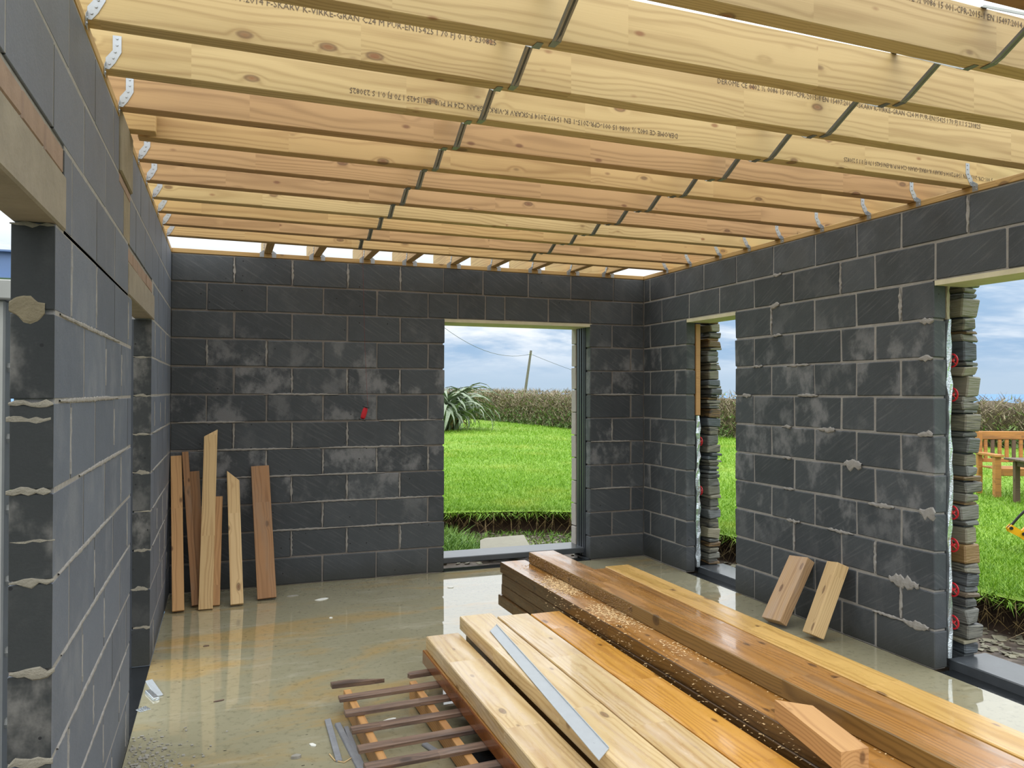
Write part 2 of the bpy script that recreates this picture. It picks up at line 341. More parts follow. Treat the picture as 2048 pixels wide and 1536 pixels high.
def cbox(sx, sy, sz, c=.003, jit=0.0, seed=0):
    """chamfered box centred on the origin"""
    rr = random.Random(seed); hs = (sx/2, sy/2, sz/2); V = []; idx = {}
    c = min(c, min(hs)*.45)
    for a in (-1, 1):
        for b in (-1, 1):
            for d in (-1, 1):
                j = [rr.uniform(-jit, jit) for _ in range(3)]
                for ax in range(3):
                    p = [a*(hs[0]-c), b*(hs[1]-c), d*(hs[2]-c)]; p[ax] = (a, b, d)[ax]*hs[ax]
                    idx[(a, b, d, ax)] = len(V); V.append((p[0]+j[0], p[1]+j[1], p[2]+j[2]))
    F = []
    def quad(l, out):
        q = [idx[k] for k in l]; n = (Vector(V[q[1]])-Vector(V[q[0]])).cross(Vector(V[q[2]])-Vector(V[q[0]]))
        if n.dot(out) < 0: q.reverse()
        F.append(q)
    S = (-1, 1)
    for s in S:
        quad([(s, -1, -1, 0), (s, 1, -1, 0), (s, 1, 1, 0), (s, -1, 1, 0)], Vector((s, 0, 0)))
        quad([(-1, s, -1, 1), (1, s, -1, 1), (1, s, 1, 1), (-1, s, 1, 1)], Vector((0, s, 0)))
        quad([(-1, -1, s, 2), (1, -1, s, 2), (1, 1, s, 2), (-1, 1, s, 2)], Vector((0, 0, s)))
    for a in S:
        for b in S:
            quad([(a, b, -1, 0), (a, b, 1, 0), (a, b, 1, 1), (a, b, -1, 1)], Vector((a, b, 0)))
            quad([(a, -1, b, 0), (a, 1, b, 0), (a, 1, b, 2), (a, -1, b, 2)], Vector((a, 0, b)))
            quad([(-1, a, b, 1), (1, a, b, 1), (1, a, b, 2), (-1, a, b, 2)], Vector((0, a, b)))
            for d in S: quad([(a, b, d, 0), (a, b, d, 1), (a, b, d, 2)], Vector((a, b, d)))
    return V, F
_bc = {}
def boxmesh(name, sx, sy, sz, m, c=.003, jit=0.0, var=0):
    key = (name, round(sx, 3), round(sy, 3), round(sz, 3), m.name, c, jit, var)
    if key not in _bc:
        V, F = cbox(sx, sy, sz, c, jit, hash((var, round(sx, 3))) & 1023); _bc[key] = mk(name, V, F, m)
    return _bc[key]
class MB:
    """collects pieces of ONE mesh"""
    def __init__(s): s.v = []; s.f = []; s.mi = []; s.cur = 0
    def add(s, V, F):
        o = len(s.v); s.v += [tuple(v) for v in V]; s.f += [[i+o for i in f] for f in F]; s.mi += [s.cur]*len(F)
    def box(s, x0, x1, y0, y1, z0, z1, c=.0):
        if c:
            V, F = cbox(x1-x0, y1-y0, z1-z0, c); ct = Vector(((x0+x1)/2, (y0+y1)/2, (z0+z1)/2)); s.add([Vector(v)+ct for v in V], F)
        else:
            V = [(x, y, z) for x in (x0, x1) for y in (y0, y1) for z in (z0, z1)]
            s.add(V, [(0, 1, 3, 2), (4, 6, 7, 5), (0, 4, 5, 1), (2, 3, 7, 6), (0, 2, 6, 4), (1, 5, 7, 3)])
    def prism(s, poly, ex):      # poly: list of 3d points, ex: extrusion vector
        n = len(poly); P = [Vector(p) for p in poly]; ex = Vector(ex)
        nr = Vector((0, 0, 0))
        for i in range(n): nr += P[i].cross(P[(i+1) % n])
        if nr.dot(ex) > 0: P.reverse()
        V = P+[p+ex for p in P]
        s.add(V, [list(range(n)), list(range(2*n-1, n-1, -1))]+[[i, i+n, (i+1) % n+n, (i+1) % n] for i in range(n)])
    def tube(s, pts, r, n=8, cap=True):
        pts = [Vector(p) for p in pts]; V = []; F = []
        rs = r if isinstance(r, (list, tuple)) else [r]*len(pts)
        for i, p in enumerate(pts):
            dr = (pts[min(i+1, len(pts)-1)]-pts[max(i-1, 0)]).normalized()
            a = Vector((0, 0, 1)) if abs(dr.z) < .9 else Vector((1, 0, 0))
            u = dr.cross(a).normalized(); w2 = dr.cross(u)
            V += [p+(u*math.cos(2*math.pi*k/n)+w2*math.sin(2*math.pi*k/n))*rs[i] for k in range(n)]
        for i in range(len(pts)-1):
            F += [[i*n+k, (i+1)*n+k, (i+1)*n+(k+1) % n, i*n+(k+1) % n] for k in range(n)]
        if cap: F += [list(range(n)), [(len(pts)-1)*n+k for k in range(n-1, -1, -1)]]
        s.add(V, F)
    def mesh(s, name, *mats, smooth=False):
        me = mk(name, s.v, s.f, None, smooth)
        for m in mats: me.materials.append(m)
        me.polygons.foreach_set('material_index', s.mi); return me
def frame(o, u, v, n):
    u, v, n = Vector(u).normalized(), Vector(v).normalized(), Vector(n).normalized()
    return Matrix(((u.x, v.x, n.x, o[0]), (u.y, v.y, n.y, o[1]), (u.z, v.z, n.z, o[2]), (0, 0, 0, 1)))

# ------------------------------------------------------------------ the room
XL, XR, YB = -.402, 3.846, 6.68
C = .225; TOP = 2.70; LEAF = .10; J = .0125
# floor slab
mb = MB(); mb.box(XL-.0, XR+.0, -.6, YB, -.15, 0)
fl = tag(obj('floor', mb.mesh('floor', M['floor'])), 'wet concrete floor slab under a film of standing water', kind='structure')

walls = {}
def wall(name, label):
    o = bpy.data.objects.new(name, None); return o
cnt = 0
def lay(root, axis, const, sign, k, s, e, joints, m, m_end=None, ends=(None, None)):
    """one course of blocks; axis along which it runs, const = inner face, sign = direction of the outside"""
    global cnt
    pts = [s]+sorted(joints)+[e]; z1 = TOP-C*k; z0 = z1-C
    for i in range(len(pts)-1):
        a, b = pts[i], pts[i+1]
        a2 = a+(J/2 if i else 0); b2 = b-(J/2 if i < len(pts)-2 else 0)
        if b2-a2 < .02: continue
        cnt += 1
        L = round(b2-a2, 2); hh = C-J
        mm = m[cnt % len(m)] if isinstance(m, list) else m
        if axis == 'x': me = boxmesh('block', L, LEAF-.004, hh, mm, .005, .0025, cnt % 3)
        else: me = boxmesh('block', LEAF-.004, L, hh, mm, .0015 if root.name == 'wall_left' else .005, .0008 if root.name == 'wall_left' else .0025, cnt % 3)
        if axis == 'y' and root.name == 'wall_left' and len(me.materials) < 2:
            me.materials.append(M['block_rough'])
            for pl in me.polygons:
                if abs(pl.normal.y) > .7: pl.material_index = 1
        dz = random.uniform(-.0012, .0012); dn = random.uniform(-.002, .0015); mid = (a2+b2)/2; cz = z0+hh/2+J/2
        if axis == 'x': o = obj('block', me, root, loc=(mid, const+sign*(LEAF/2+dn), cz+dz))
        else: o = obj('block', me, root, loc=(const+sign*(LEAF/2+dn), mid, cz+dz))
        if root.name == 'wall_left': o.location.x = const+sign*LEAF/2
        else: o.rotation_euler = (random.uniform(-.003, .003) if axis == 'y' else 0, random.uniform(-.003, .003) if axis == 'x' else 0, random.uniform(-.003, .003))
def core(axis, const, sign, boxes, m, rec=.0075):
    mb = MB(); i0, i1 = const+sign*rec, const+sign*(LEAF-.008)
    lo, hi = min(i0, i1), max(i0, i1)
    for (a, b, z0, z1) in boxes:
        if axis == 'x': mb.box(a, b, lo, hi, z0, z1)
        else: mb.box(lo, hi, a, b, z0, z1)
    return mb

# --- back wall
D0, D1 = 1.83, 3.265
mb = core('x', YB, 1, [(XL, XR, 2.25, TOP), (XL, D0-.014, 0, 2.25), (D1+.014, XR, 0, 2.25)], M['mortar_dark'])
wb = tag(obj('wall_back', mb.mesh('wall_back', M['mortar_dark'])), 'back wall of dark concrete blocks with a doorway onto the lawn', kind='structure')
A = [.065, .52, .975, 1.432]; B = [-.14, .32, .775, 1.228, 1.68]
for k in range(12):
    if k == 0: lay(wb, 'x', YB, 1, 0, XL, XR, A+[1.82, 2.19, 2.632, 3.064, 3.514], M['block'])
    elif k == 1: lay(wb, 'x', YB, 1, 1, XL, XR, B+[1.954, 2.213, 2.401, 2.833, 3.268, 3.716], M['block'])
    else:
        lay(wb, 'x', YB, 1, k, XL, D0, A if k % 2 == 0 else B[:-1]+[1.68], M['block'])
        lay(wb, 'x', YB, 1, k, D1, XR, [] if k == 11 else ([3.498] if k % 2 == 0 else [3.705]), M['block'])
# --- right wall
W1a, W1b, W3 = 5.230, 5.937, 3.362; RN = 1.30
mb = core('y', XR, 1, [(.3, YB+.1, 2.25, TOP), (W1b+.014, YB+.1, 0, 2.25), (W3+.014, W1a-.014, 0, 2.25), (.3, RN-.014, 0, 2.25)], M['mortar'])
wr = tag(obj('wall_right', mb.mesh('wall_right', M['mortar'])), 'right wall of dark concrete blocks with two tall openings', kind='structure')
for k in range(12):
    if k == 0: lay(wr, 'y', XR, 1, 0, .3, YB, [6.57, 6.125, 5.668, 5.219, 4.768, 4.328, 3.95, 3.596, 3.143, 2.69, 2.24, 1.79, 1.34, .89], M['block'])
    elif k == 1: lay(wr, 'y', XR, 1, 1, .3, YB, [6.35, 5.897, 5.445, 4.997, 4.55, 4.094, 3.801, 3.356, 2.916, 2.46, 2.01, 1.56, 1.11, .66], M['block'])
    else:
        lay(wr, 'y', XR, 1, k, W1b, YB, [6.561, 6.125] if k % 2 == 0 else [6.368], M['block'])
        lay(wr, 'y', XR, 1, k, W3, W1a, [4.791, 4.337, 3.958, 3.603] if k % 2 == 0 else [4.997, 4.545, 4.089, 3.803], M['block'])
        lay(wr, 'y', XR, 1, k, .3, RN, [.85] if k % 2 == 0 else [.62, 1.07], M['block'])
# --- left wall
LN = 1.13; P0, P1 = 2.232, 3.955; Q0 = 4.985
mb = core('y', XL, -1, [(.2, YB+.1, 2.26, 2.48), (.2, 3.455, 2.48, TOP), (3.875, YB+.1, 2.48, TOP), (Q0+.014, YB+.1, 0, 2.26), (P0+.014, P1-.014, 0, 2.03), (3.82, 2.33, 2.03, 2.26)[:0] or (2.345, 3.795, 2.02, 2.26), (.2, LN-.014, 0, 2.03), (.2, .99, 2.03, 2.26)], M['mortar'], .003)
wl = tag(obj('wall_left', mb.mesh('wall_left', M['mortar'])), 'left wall of concrete blocks, tinted blue-grey as skylight sheen, with two doorways under concrete lintels', kind='structure')
LA = [2.68, 3.13, 3.58]; LB = [2.46, 2.90, 3.36, 3.81]
MLF = M['block_left']
for k in range(12):
    fA = [5.44, 5.89, 6.34]; fB = [5.21, 5.66, 6.10, 6.55]
    if k == 0:
        lay(wl, 'y', XL, -1, 0, 3.875, YB, [4.32, 4.77]+fA[:0]+[5.22, 5.67, 6.12, 6.57], MLF)
        lay(wl, 'y', XL, -1, 0, .2, 3.455, [3.3, 2.85, 2.40, 1.95, 1.50, 1.05, .60], MLF)
    elif k == 1:
        lay(wl, 'y', XL, -1, 1, 3.86, YB, [4.10, 4.55, 5.0, 5.45, 5.90, 6.35], MLF)
        lay(wl, 'y', XL, -1, 1, 3.62, 3.86, [], M['block_tan'])
        lay(wl, 'y', XL, -1, 1, .2, 3.62, [3.1, 2.65, 2.20, 1.75, 1.30, .85, .40], MLF)
    elif k == 2:
        lay(wl, 'y', XL, -1, 2, 5.095, YB, [5.44, 5.89, 6.34], MLF)
        lay(wl, 'y', XL, -1, 2, 2.345, 3.795, [2.46, 2.90, 3.36], MLF)
        lay(wl, 'y', XL, -1, 2, .2, .99, [.6], MLF)
    else:
        lay(wl, 'y', XL, -1, k, Q0, YB, fA if k % 2 == 0 else fB, MLF)
        lay(wl, 'y', XL, -1, k, P0, P1, LA if k % 2 == 0 else LB, MLF)
        lay(wl, 'y', XL, -1, k, .2, LN, [.65] if k % 2 == 0 else [.42, .87], MLF)
        # rough, mortar-smeared jamb faces of the cut blocks
def lintel(y0, y1):
    me = boxmesh('lintel', LEAF+.004, y1-y0, .145, M['lintel'], .005)
    tag(obj('lintel', me, wl, loc=(XL-LEAF/2+.002, (y0+y1)/2, 2.025+.0725)), 'cast concrete lintel')
    n = round((y1-y0)/.225); L = (y1-y0)/n
    for i in range(n):
        obj('brick', boxmesh('brick', LEAF, L-.010, .065, M['brick'], .004, .002, i % 3), wl, loc=(XL-LEAF/2-.004+random.uniform(-.002, .002), y0+L*(i+.5), 2.178+.0325))
    mbm = MB(); mbm.box(XL-LEAF+.01, XL-.008, y0, y1, 2.17, 2.255)
    obj('mortar_bed', mbm.mesh('mortar_bed', M['mortar']), wl)
lintel(.99, 2.342); lintel(3.798, 5.092)
obj('padstone', boxmesh('padstone', LEAF+.01, .40, .25, M['block_tan'], .006), wl, loc=(XL-LEAF/2+.003, 3.665, 2.485+.125))
for y in (3.56, 3.75): obj('brick', boxmesh('brick', LEAF, .19, .035, M['brick'], .003), wl, loc=(XL-LEAF/2, y, 2.462))

# mortar smears and lumps squeezed from the joints
def zc(k): return TOP-C*k
def smear(root, ax, a, z, length, width, m, vert=False, th=.004, const=0.0, ragged=.55):
    """a ragged flat smear of mortar on the face of a wall; ax = axis the wall runs along"""
    n = max(5, int(length/.016)); V = []; F = []; sg = {'x': -1, 'y': -1, 'l': 1, 'j': -1}[ax]
    def pt(u, v, w):
        u, v = (v, u) if vert else (u, v)
        return {'x': (u, -w, v), 'j': (u, -w, v), 'y': (-w, u, v), 'l': (w, u, v)}[ax]
    off = 0.0
    for i in range(n+1):
        f = i/n; env = math.sin(math.pi*min(max(f, .03), .97))**.45
        off = off*.7+random.uniform(-.3, .3)*width; lo = -width*env*random.uniform(1-ragged, 1+ragged)+off*.4; hi = width*env*random.uniform(1-ragged, 1+ragged)+off*.4
        u = (f-.5)*length; t2 = th*random.uniform(.6, 1.3)
        V += [pt(u, lo, -.001), pt(u, lo*.75, t2), pt(u, (lo+hi)/2, t2*1.3), pt(u, hi*.75, t2), pt(u, hi, -.001)]
    for i in range(n):
        for j in range(4): F.append([i*5+j, i*5+j+1, (i+1)*5+j+1, (i+1)*5+j])
    loc = {'x': (a, const, z), 'j': (a, const, z), 'y': (const, a, z), 'l': (const, a, z)}[ax]
    return obj('mortar_smear', mk('mortar_smear', V, F, m), root, loc=loc)
for (y, k, rx, rz) in [(4.72, 1, .045, .014), (4.75, 2, .05, .022), (4.72, 3, .05, .010), (5.08, 5, .055, .018), (4.40, 4.98, .10, .012), (4.22, 6.0, .08, .018), (4.62, 6, .05, .013), (4.62, 7, .05, .015), (3.98, 6.98, .075, .036),
                      (3.75, 8.02, .10, .014), (4.6, 8, .06, .010), (4.55, 9, .07, .014), (3.58, 9.95, .11, .036), (3.50, 11.0, .10, .022), (4.95, 4, .06, .011), (4.5, 4.02, .12, .010), (3.41, 3.02, .05, .016), (3.42, 4, .05, .018), (3.42, 5.98, .05, .022), (3.41, 8.0, .055, .040),
                      (4.1, 9.0, .12, .010), (3.7, 11, .12, .010)]:
    smear(wr, 'y', y, zc(k), rx*2, rz, M['mortar'], th=.007, const=XR+.002)
for (y, k) in [(3.603, 10.5), (3.603, 2.5), (3.803, 9.5), (4.089, 1.5), (4.791, 2.5), (3.143, .5), (4.545, 9.5)]:
    smear(wr, 'y', y, zc(k), .2, .010, M['mortar'], True, .005, XR+.002)
for (x, k) in [(.975, 4.5), (.065, 6.5), (.52, 6.5), (.975, 6.5), (1.432, 6.5), (1.228, 7.5), (.52, 8.5), (.975, 8.5), (1.432, 8.5), (.065, .5), (.52, .5), (.975, .5), (1.432, .5), (-.14, 3.5), (.32, 3.5), (.32, 7.5), (.775, 7.5), (.775, 9.5), (.975, 10.5), (.52, 10.5), (1.432, 10.5), (1.68, 7.5), (3.498, 6.5), (.52, 4.5), (1.43, 4.5)]:
    smear(wb, 'x', x+random.uniform(-.004, .004), zc(k), .20, .0085, M['mortar'], True, .004, YB+.002)
for (x, k, L) in [(.4, 8, .7), (1.2, 7, .9), (.2, 7, .8), (1.4, 9, .7), (.9, 9, .6), (1.5, 6, .5), (.6, 5, .6), (-.1, 6, .5), (1.3, 10, .8), (.6, 10, .7), (1.0, 8, .6), (3.5, 7, .45), (3.5, 9, .45), (3.55, 5, .5)]:
    smear(wb, 'x', x, zc(k)+.002, L, .0085, M['mortar'], False, .003, YB+.002, .35)
# smears on the jambs of the doorways in the left wall (their cut ends face the front of the room)
smear(wl, 'j', XL-.062, zc(3.97), .078, .034, M['stain'], False, .002, P0+.001, .35)
for (k, w_, th) in [(5.03, .011, .010), (5.2, .012, .003), (6.0, .011, .008), (6.55, .005, .002), (7.0, .013, .008), (8.0, .015, .012), (9.0, .018, .010), (3.03, .008, .004)]:
    smear(wl, 'j', XL-.05+random.uniform(-.01, .008), zc(k), .098, w_*.8, M['jamb_mortar'], False, th*.3, P0+.001, .95)
for k in range(4, 12):
    smear(wl, 'j', XL-.05+random.uniform(-.01, .01), zc(k), .09, random.uniform(.006, .016), M['jamb_mortar'], False, .002, Q0+.001, .95)
for k in range(3, 12):
    for y in ([2.68, 3.13, 3.58] if k % 2 == 0 else [2.46, 2.90, 3.36, 3.81])+([5.44, 5.89, 6.34] if k % 2 == 0 else [5.21, 5.66, 6.10]):
        if random.random() < .6: smear(wl, 'l', y, zc(k+.5), random.uniform(.12, .21), .0065, M['mortar'], True, .0025, XL-.002, .4)
for (k, y, L) in [(5, 2.9, 1.2), (6, 3.2, 1.2), (7, 2.8, 1.0), (8, 3.1, 1.5), (9, 2.9, 1.2), (4, 2.9, 1.2), (10, 3.2, 1.2), (6, 5.6, 1.0), (8, 5.6, 1.0), (7, 5.7, 1.2), (9, 5.6, 1.0)]:
    smear(wl, 'l', y, zc(k), L, .0075, M['mortar'], False, .003, XL-.002, .35)

# --- outer leaves, cavity, jambs
# right-hand outer leaf of split slate: a rubble core, faced at the two visible jambs with single stones
wo = MB()
for (a, b, z0, z1) in [(-.0, YB+.45, 2.30, 2.62), (W1b+.03, YB+.45, -.1, 2.30), (W3+.03, W1a-.03, -.1, 2.30), (.0, RN-.05, -.1, 2.30)]: wo.box(4.11, 4.19, a, b, z0, z1)
wor = tag(obj('wall_outer_right', wo.mesh('wall_outer_right', M['stone'])), 'outer leaf of split slate stone seen edge-on in the right openings', kind='structure')
def stones(y, z1, hs):
    z = .05; i = 0
    while z < z1-.015:
        h = random.choice(hs); h = min(h, z1-z)
        x0 = 4.085+random.uniform(-.012, .015); x1 = 4.20+random.uniform(-.018, .022); L = random.uniform(.12, .24)
        V, F = cbox(x1-x0, L, h-.004, min(.008, h*.25), min(.008, h*.16), i*7+int(y*10))
        o = obj('stone', mk('stone', V, F, M['stone']), wor, loc=((x0+x1)/2, y+L/2+random.uniform(-.012, .012), z+h/2))
        o.rotation_euler = (0, random.uniform(-.05, .05), random.uniform(-.07, .07))
        z += h; i += 1
stones(W3, 2.30, [.022, .03, .045, .06, .075, .09, .11, .12, .035]); stones(W1b, 2.30, [.02, .025, .035, .05, .06, .075, .09])
# back outer leaf of pale blocks (its jamb shows at the doorway), and the ribbed profile closing the cavity
mb = MB(); mb.box(XL-.4, D0-.02, 7.0, 7.08, -.1, 2.62); mb.box(D1+.02, XR+.3, 7.0, 7.08, -.1, 2.62); mb.box(D0-.02, D1+.02, 7.0, 7.08, 2.30, 2.62)
wob = tag(obj('wall_outer_back', mb.mesh('wall_outer_back', M['mortar'])), 'outer leaf behind the back wall, its pale block ends showing in the doorway', kind='structure')
for k in range(10):
    obj('block', boxmesh('block', .30, .098, .213, M['pale_block'], .004, .003, k % 3), wob, loc=(D1+.15-.012+random.uniform(-.002, .002), 7.032, .05+C*k+.11))
mb = MB()
for i, (y0, dxx) in enumerate([(6.785, 0), (6.81, -.006), (6.835, .002), (6.86, -.008), (6.885, .002), (6.91, -.006), (6.94, 0)]):
    mb.box(D1-.004+dxx, D1+.04, y0, y0+.024, .02, 2.24)
mb.box(D1+.0, D1+.05, 6.965, 6.98, .02, 2.24); mb.box(D1-.03, D1+.05, 6.70, 6.96, .0, .012)
tag(obj('trim_1', mb.mesh('trim_1', M['profile'])), 'dark grey ribbed cavity closer upright in the doorway jamb', kind='structure')
# soffits over the openings
mb = MB(); mb.box(D0-.0, D1+.02, YB+.006, 7.06, 2.222, 2.25)
tag(obj('lintel_soffit', mb.mesh('lintel_soffit', M['head']), wb), 'cream soffit over doorway')
mb = MB(); mb.box(XR+.006, XR+.25, W1a, W1b, 2.222, 2.25)
obj('lintel_soffit', mb.mesh('lintel_soffit', M['head']), wr)
mb = MB(); mb.box(XR+.006, XR+.25, RN, W3, 2.222, 2.25)
obj('lintel_soffit', mb.mesh('lintel_soffit', M['head']), wr)
# foil insulation, foam and batten in the jambs of the right wall
def ribbon(name, x0, x1, y, z0, z1, m, amp=.008, n=26):
    mbb = MB(); V = []; F = []
    for i in range(n+1):
        z = z0+(z1-z0)*i/n
        for x in (x0+random.uniform(-amp, amp), (x0+x1)/2, x1+random.uniform(-amp, amp)): V.append((x, y+random.uniform(-amp, amp), z))
        V.append((x1, y+.12, z)); V.append((x0, y+.12, z))
    for i in range(n):
        for j in range(5): F.append([i*5+j, i*5+(j+1) % 5, (i+1)*5+(j+1) % 5, (i+1)*5+j])
    F += [[4, 3, 2, 1, 0], [n*5+j for j in range(5)]]
    return mk(name, V, F, m)
obj('foil_insulation', ribbon('foil_insulation', XR+.104, XR+.132, W3-.004, .06, 2.03, M['foil']), wr)
obj('foam_strip', ribbon('foam_strip', XR+.104, XR+.122, W3, 2.03, 2.222, M['foam'], .004, 8), wr)
obj('foil_insulation', ribbon('foil_insulation', XR+.104, XR+.142, W1b-.004, .04, 1.39, M['foil']), wr)
for z0, z1 in ((1.395, 2.21),):
    obj('timber_batten', boxmesh('timber_batten', .045, .03, z1-z0, M['orange_dry'], .002), wr, loc=(XR+.126, W1b+.012, (z0+z1)/2))
mb = MB(); mb.box(4.0, 4.012, W3+.10, W1a-.1, 0, 2.3); mb.box(4.0, 4.012, W1b+.1, YB+.3, 0, 2.3)
obj('cavity_board', mb.mesh('cavity_board', M['dpc']), wr)
def clip(y, z, x):
    mbb = MB(); n = 16; R = .042
    for k in range(n):
        a, b = 2*math.pi*k/n, 2*math.pi*(k+1)/n
        mbb.prism([(x, y+R*math.cos(a), z+R*math.sin(a)), (x, y+R*math.cos(b), z+R*math.sin(b)), (x, y+.8*R*math.cos(b), z+.8*R*math.sin(b)), (x, y+.8*R*math.cos(a), z+.8*R*math.sin(a))], (.006, 0, 0))
    for k in range(5):
        a = 2*math.pi*k/5; mbb.tube([(x+.003, y, z), (x+.003, y+R*.9*math.cos(a), z+R*.9*math.sin(a))], .003, 5)
    mbb.tube([(x-.012, y, z), (x+.02, y, z)], .007, 8)
    o = obj('retaining_clip', mbb.mesh('retaining_clip', M['red']), wr); return o
for (u, z) in [(W3, 1.79), (W3, 1.59), (W3, .90), (W3, .71), (W3, .45), (W3, .26)]: tag(clip(u+.012, z, XR+.150), 'red spoked plastic clip')
for z in (1.16, .72): tag(clip(W1b+.012, z, XR+.150), 'red spoked plastic clip')

# sills, membranes
def slab(name, label, x0, x1, y0, y1, z0, z1, m, c=.006):
    mb = MB(); mb.box(x0, x1, y0, y1, z0, z1, c); return tag(obj(name, mb.mesh(name, m)), label, kind='structure')
slab('trim_2', 'dark slate sill slab across the back doorway', D0-.0, D1+.0, 6.80, 7.10, .045, .098, M['slate'])
slab('trim_3', 'black membrane strip in front of the back doorway sill', D0, D1, YB, 6.80, -.15, .004, M['dpc'], .001)
slab('trim_4', 'wet slate sill slab in the large right opening', 3.985, 4.28, .8, W3+.03, -.03, .045, M['slate'])
slab('trim_5', 'black membrane strip along the large right opening', XR, 3.985, .8, W3, -.15, -.012, M['dpc'], .001)
slab('trim_6', 'wet slate sill slab in the narrow right window', 3.985, 4.26, W1a, W1b+.03, -.03, .045, M['slate'])
slab('trim_7', 'black membrane strip along the narrow right window', XR, 3.985, W1a, W1b, -.15, -.012, M['dpc'], .001)
slab('trim_8', 'shiny black membrane across the far left doorway', XL-.30, XL, P1, Q0, -.15, .002, M['dpc'], .001)
slab('trim_10', 'dark cavity closer in the far left doorway jamb', XL-.18, XL-.095, Q0+.004, Q0+.14, 0, 2.02, M['profile'], .002)
slab('trim_9', 'black membrane across the near left doorway', XL-.30, XL, LN, P0, -.15, .002, M['dpc'], .001)

# ------------------------------------------------------------------ roof timbers
PT = 2.738; JT = PT+.184; JW = .070
def timber_obj(name, L, W, T, m, mtx, c=.003, parent=None):
    return obj(name, boxmesh(name, L, W, T, m, c), parent, mtx=mtx)
def plate(axis, const, a, b, label):
    if axis == 'x': mt = frame(((a+b)/2, const+.05, TOP+.019), (1, 0, 0), (0, 1, 0), (0, 0, 1))
    else: mt = frame((const, (a+b)/2, TOP+.019), (0, 1, 0), (-1, 0, 0), (0, 0, 1))
    tag(timber_obj('wall_plate', b-a, .10, .036, M['plate'], mt), label, 'timber', 'wall plates')
plate('x', YB, XL, XR, 'timber wall plate lying along the top of the back wall')
plate('y', XR+.05, .3, YB+.1, 'timber wall plate lying along the top of the right wall')
plate('y', XL-.05, 3.875, YB+.1, 'far timber wall plate on the left wall, beyond the tan padstone')
plate('y', XL-.05, .2, 3.455, 'near timber wall plate on the left wall, up to the tan padstone')

def clip_mesh():   # truss clip; local x along the joist away from the wall, y out of the joist face, z up; origin at plate bottom
    mb = MB()
    th = .0015
    mb.prism([(0, .0, .003), (0, .034, .003), (0, .034, .040), (0, .004, .062), (0, 0, .062)], (th, 0, 0))
    mb.prism([(0, 0, .036), (.0, 0, .075), (.022, 0, .105), (.022, 0, .158), (.050, 0, .158), (.050, 0, .100), (.030, 0, .060), (.012, 0, .036)], (0, th, 0))
    for (x, z) in [(.036, .148), (.036, .125), (.03, .10), (.024, .078), (.012, .056)]: mb.tube([(x, th, z), (x, th+.003, z)], .0042, 6)
    for (y, z) in [(.022, .015), (.014, .034)]: mb.tube([(th, y, z), (th+.003, y, z)], .0042, 6)
    return mb.mesh('hanger_clip', M['steel'])
CLIP = clip_mesh()
CLIPM = CLIP.copy()   # mirrored twin
for v in CLIPM.vertices: v.co.y = -v.co.y
CLIPM.flip_normals()

STAMP = 'DEROME CE 0402 ½ 0086 15 001-CPR-2015-1 EN 15497:2014 F-SKARV K-VIRKE-GRAN C24 M PUR-EN15425 I 70 FJ 0.1 S 230825'
def text_mesh(s, width, height):
    cu = bpy.data.curves.new('stamp', 'FONT'); cu.body = s; cu.size = 1; cu.extrude = .0; cu.resolution_u = 1; cu.offset = .0
    o = bpy.data.objects.new('stamp', cu); COL.objects.link(o)
    dg = bpy.context.evaluated_depsgraph_get(); me = bpy.data.meshes.new_from_object(o.evaluated_get(dg))
    bpy.data.objects.remove(o); bpy.data.curves.remove(cu)
    xs = [v.co.x for v in me.vertices]; x0, x1 = min(xs), max(xs)
    for v in me.vertices: v.co = ((v.co.x-x0)/(x1-x0)*width, v.co.y*height/.70, 0)
    me.materials.clear(); me.materials.append(M['ink']); return me

ORD = ['first', 'second', 'third', 'fourth', 'fifth', 'sixth', 'seventh', 'eighth', 'ninth', 'tenth', 'eleventh', 'twelfth', 'thirteenth']
joists = [  # near-face Y at the left wall, at the right wall, material, remark
    (6.150, 6.262, 'joist_plain', 'golden tan'), (5.748, 5.880, 'joist_pink', 'reddish knotty'), (5.350, 5.440, 'joist_plain', 'plain tan'),
    (4.970, 5.062, 'joist', 'bright yellow knotty'), (4.588, 4.680, 'joist_pink', 'pinkish tan'), (4.178, 4.272, 'joist_pink', 'brownish pink'),
    (3.815, 3.858, 'joist_plain', 'greyish tan'), (3.438, 3.482, 'joist_pink', 'smooth pink'), (3.050, 3.112, 'joist', 'pale yellow, upside-down stamped'),
    (2.662, 2.730, 'joist', 'pale yellow, high stamped'), (2.285, 2.315, 'joist', 'pale yellow long-grained'), (1.870, 1.950, 'joist', 'pale yellow, upright stamped'), (1.540, 1.570, 'brown_dry', 'dark brown nearest')]
JO = []
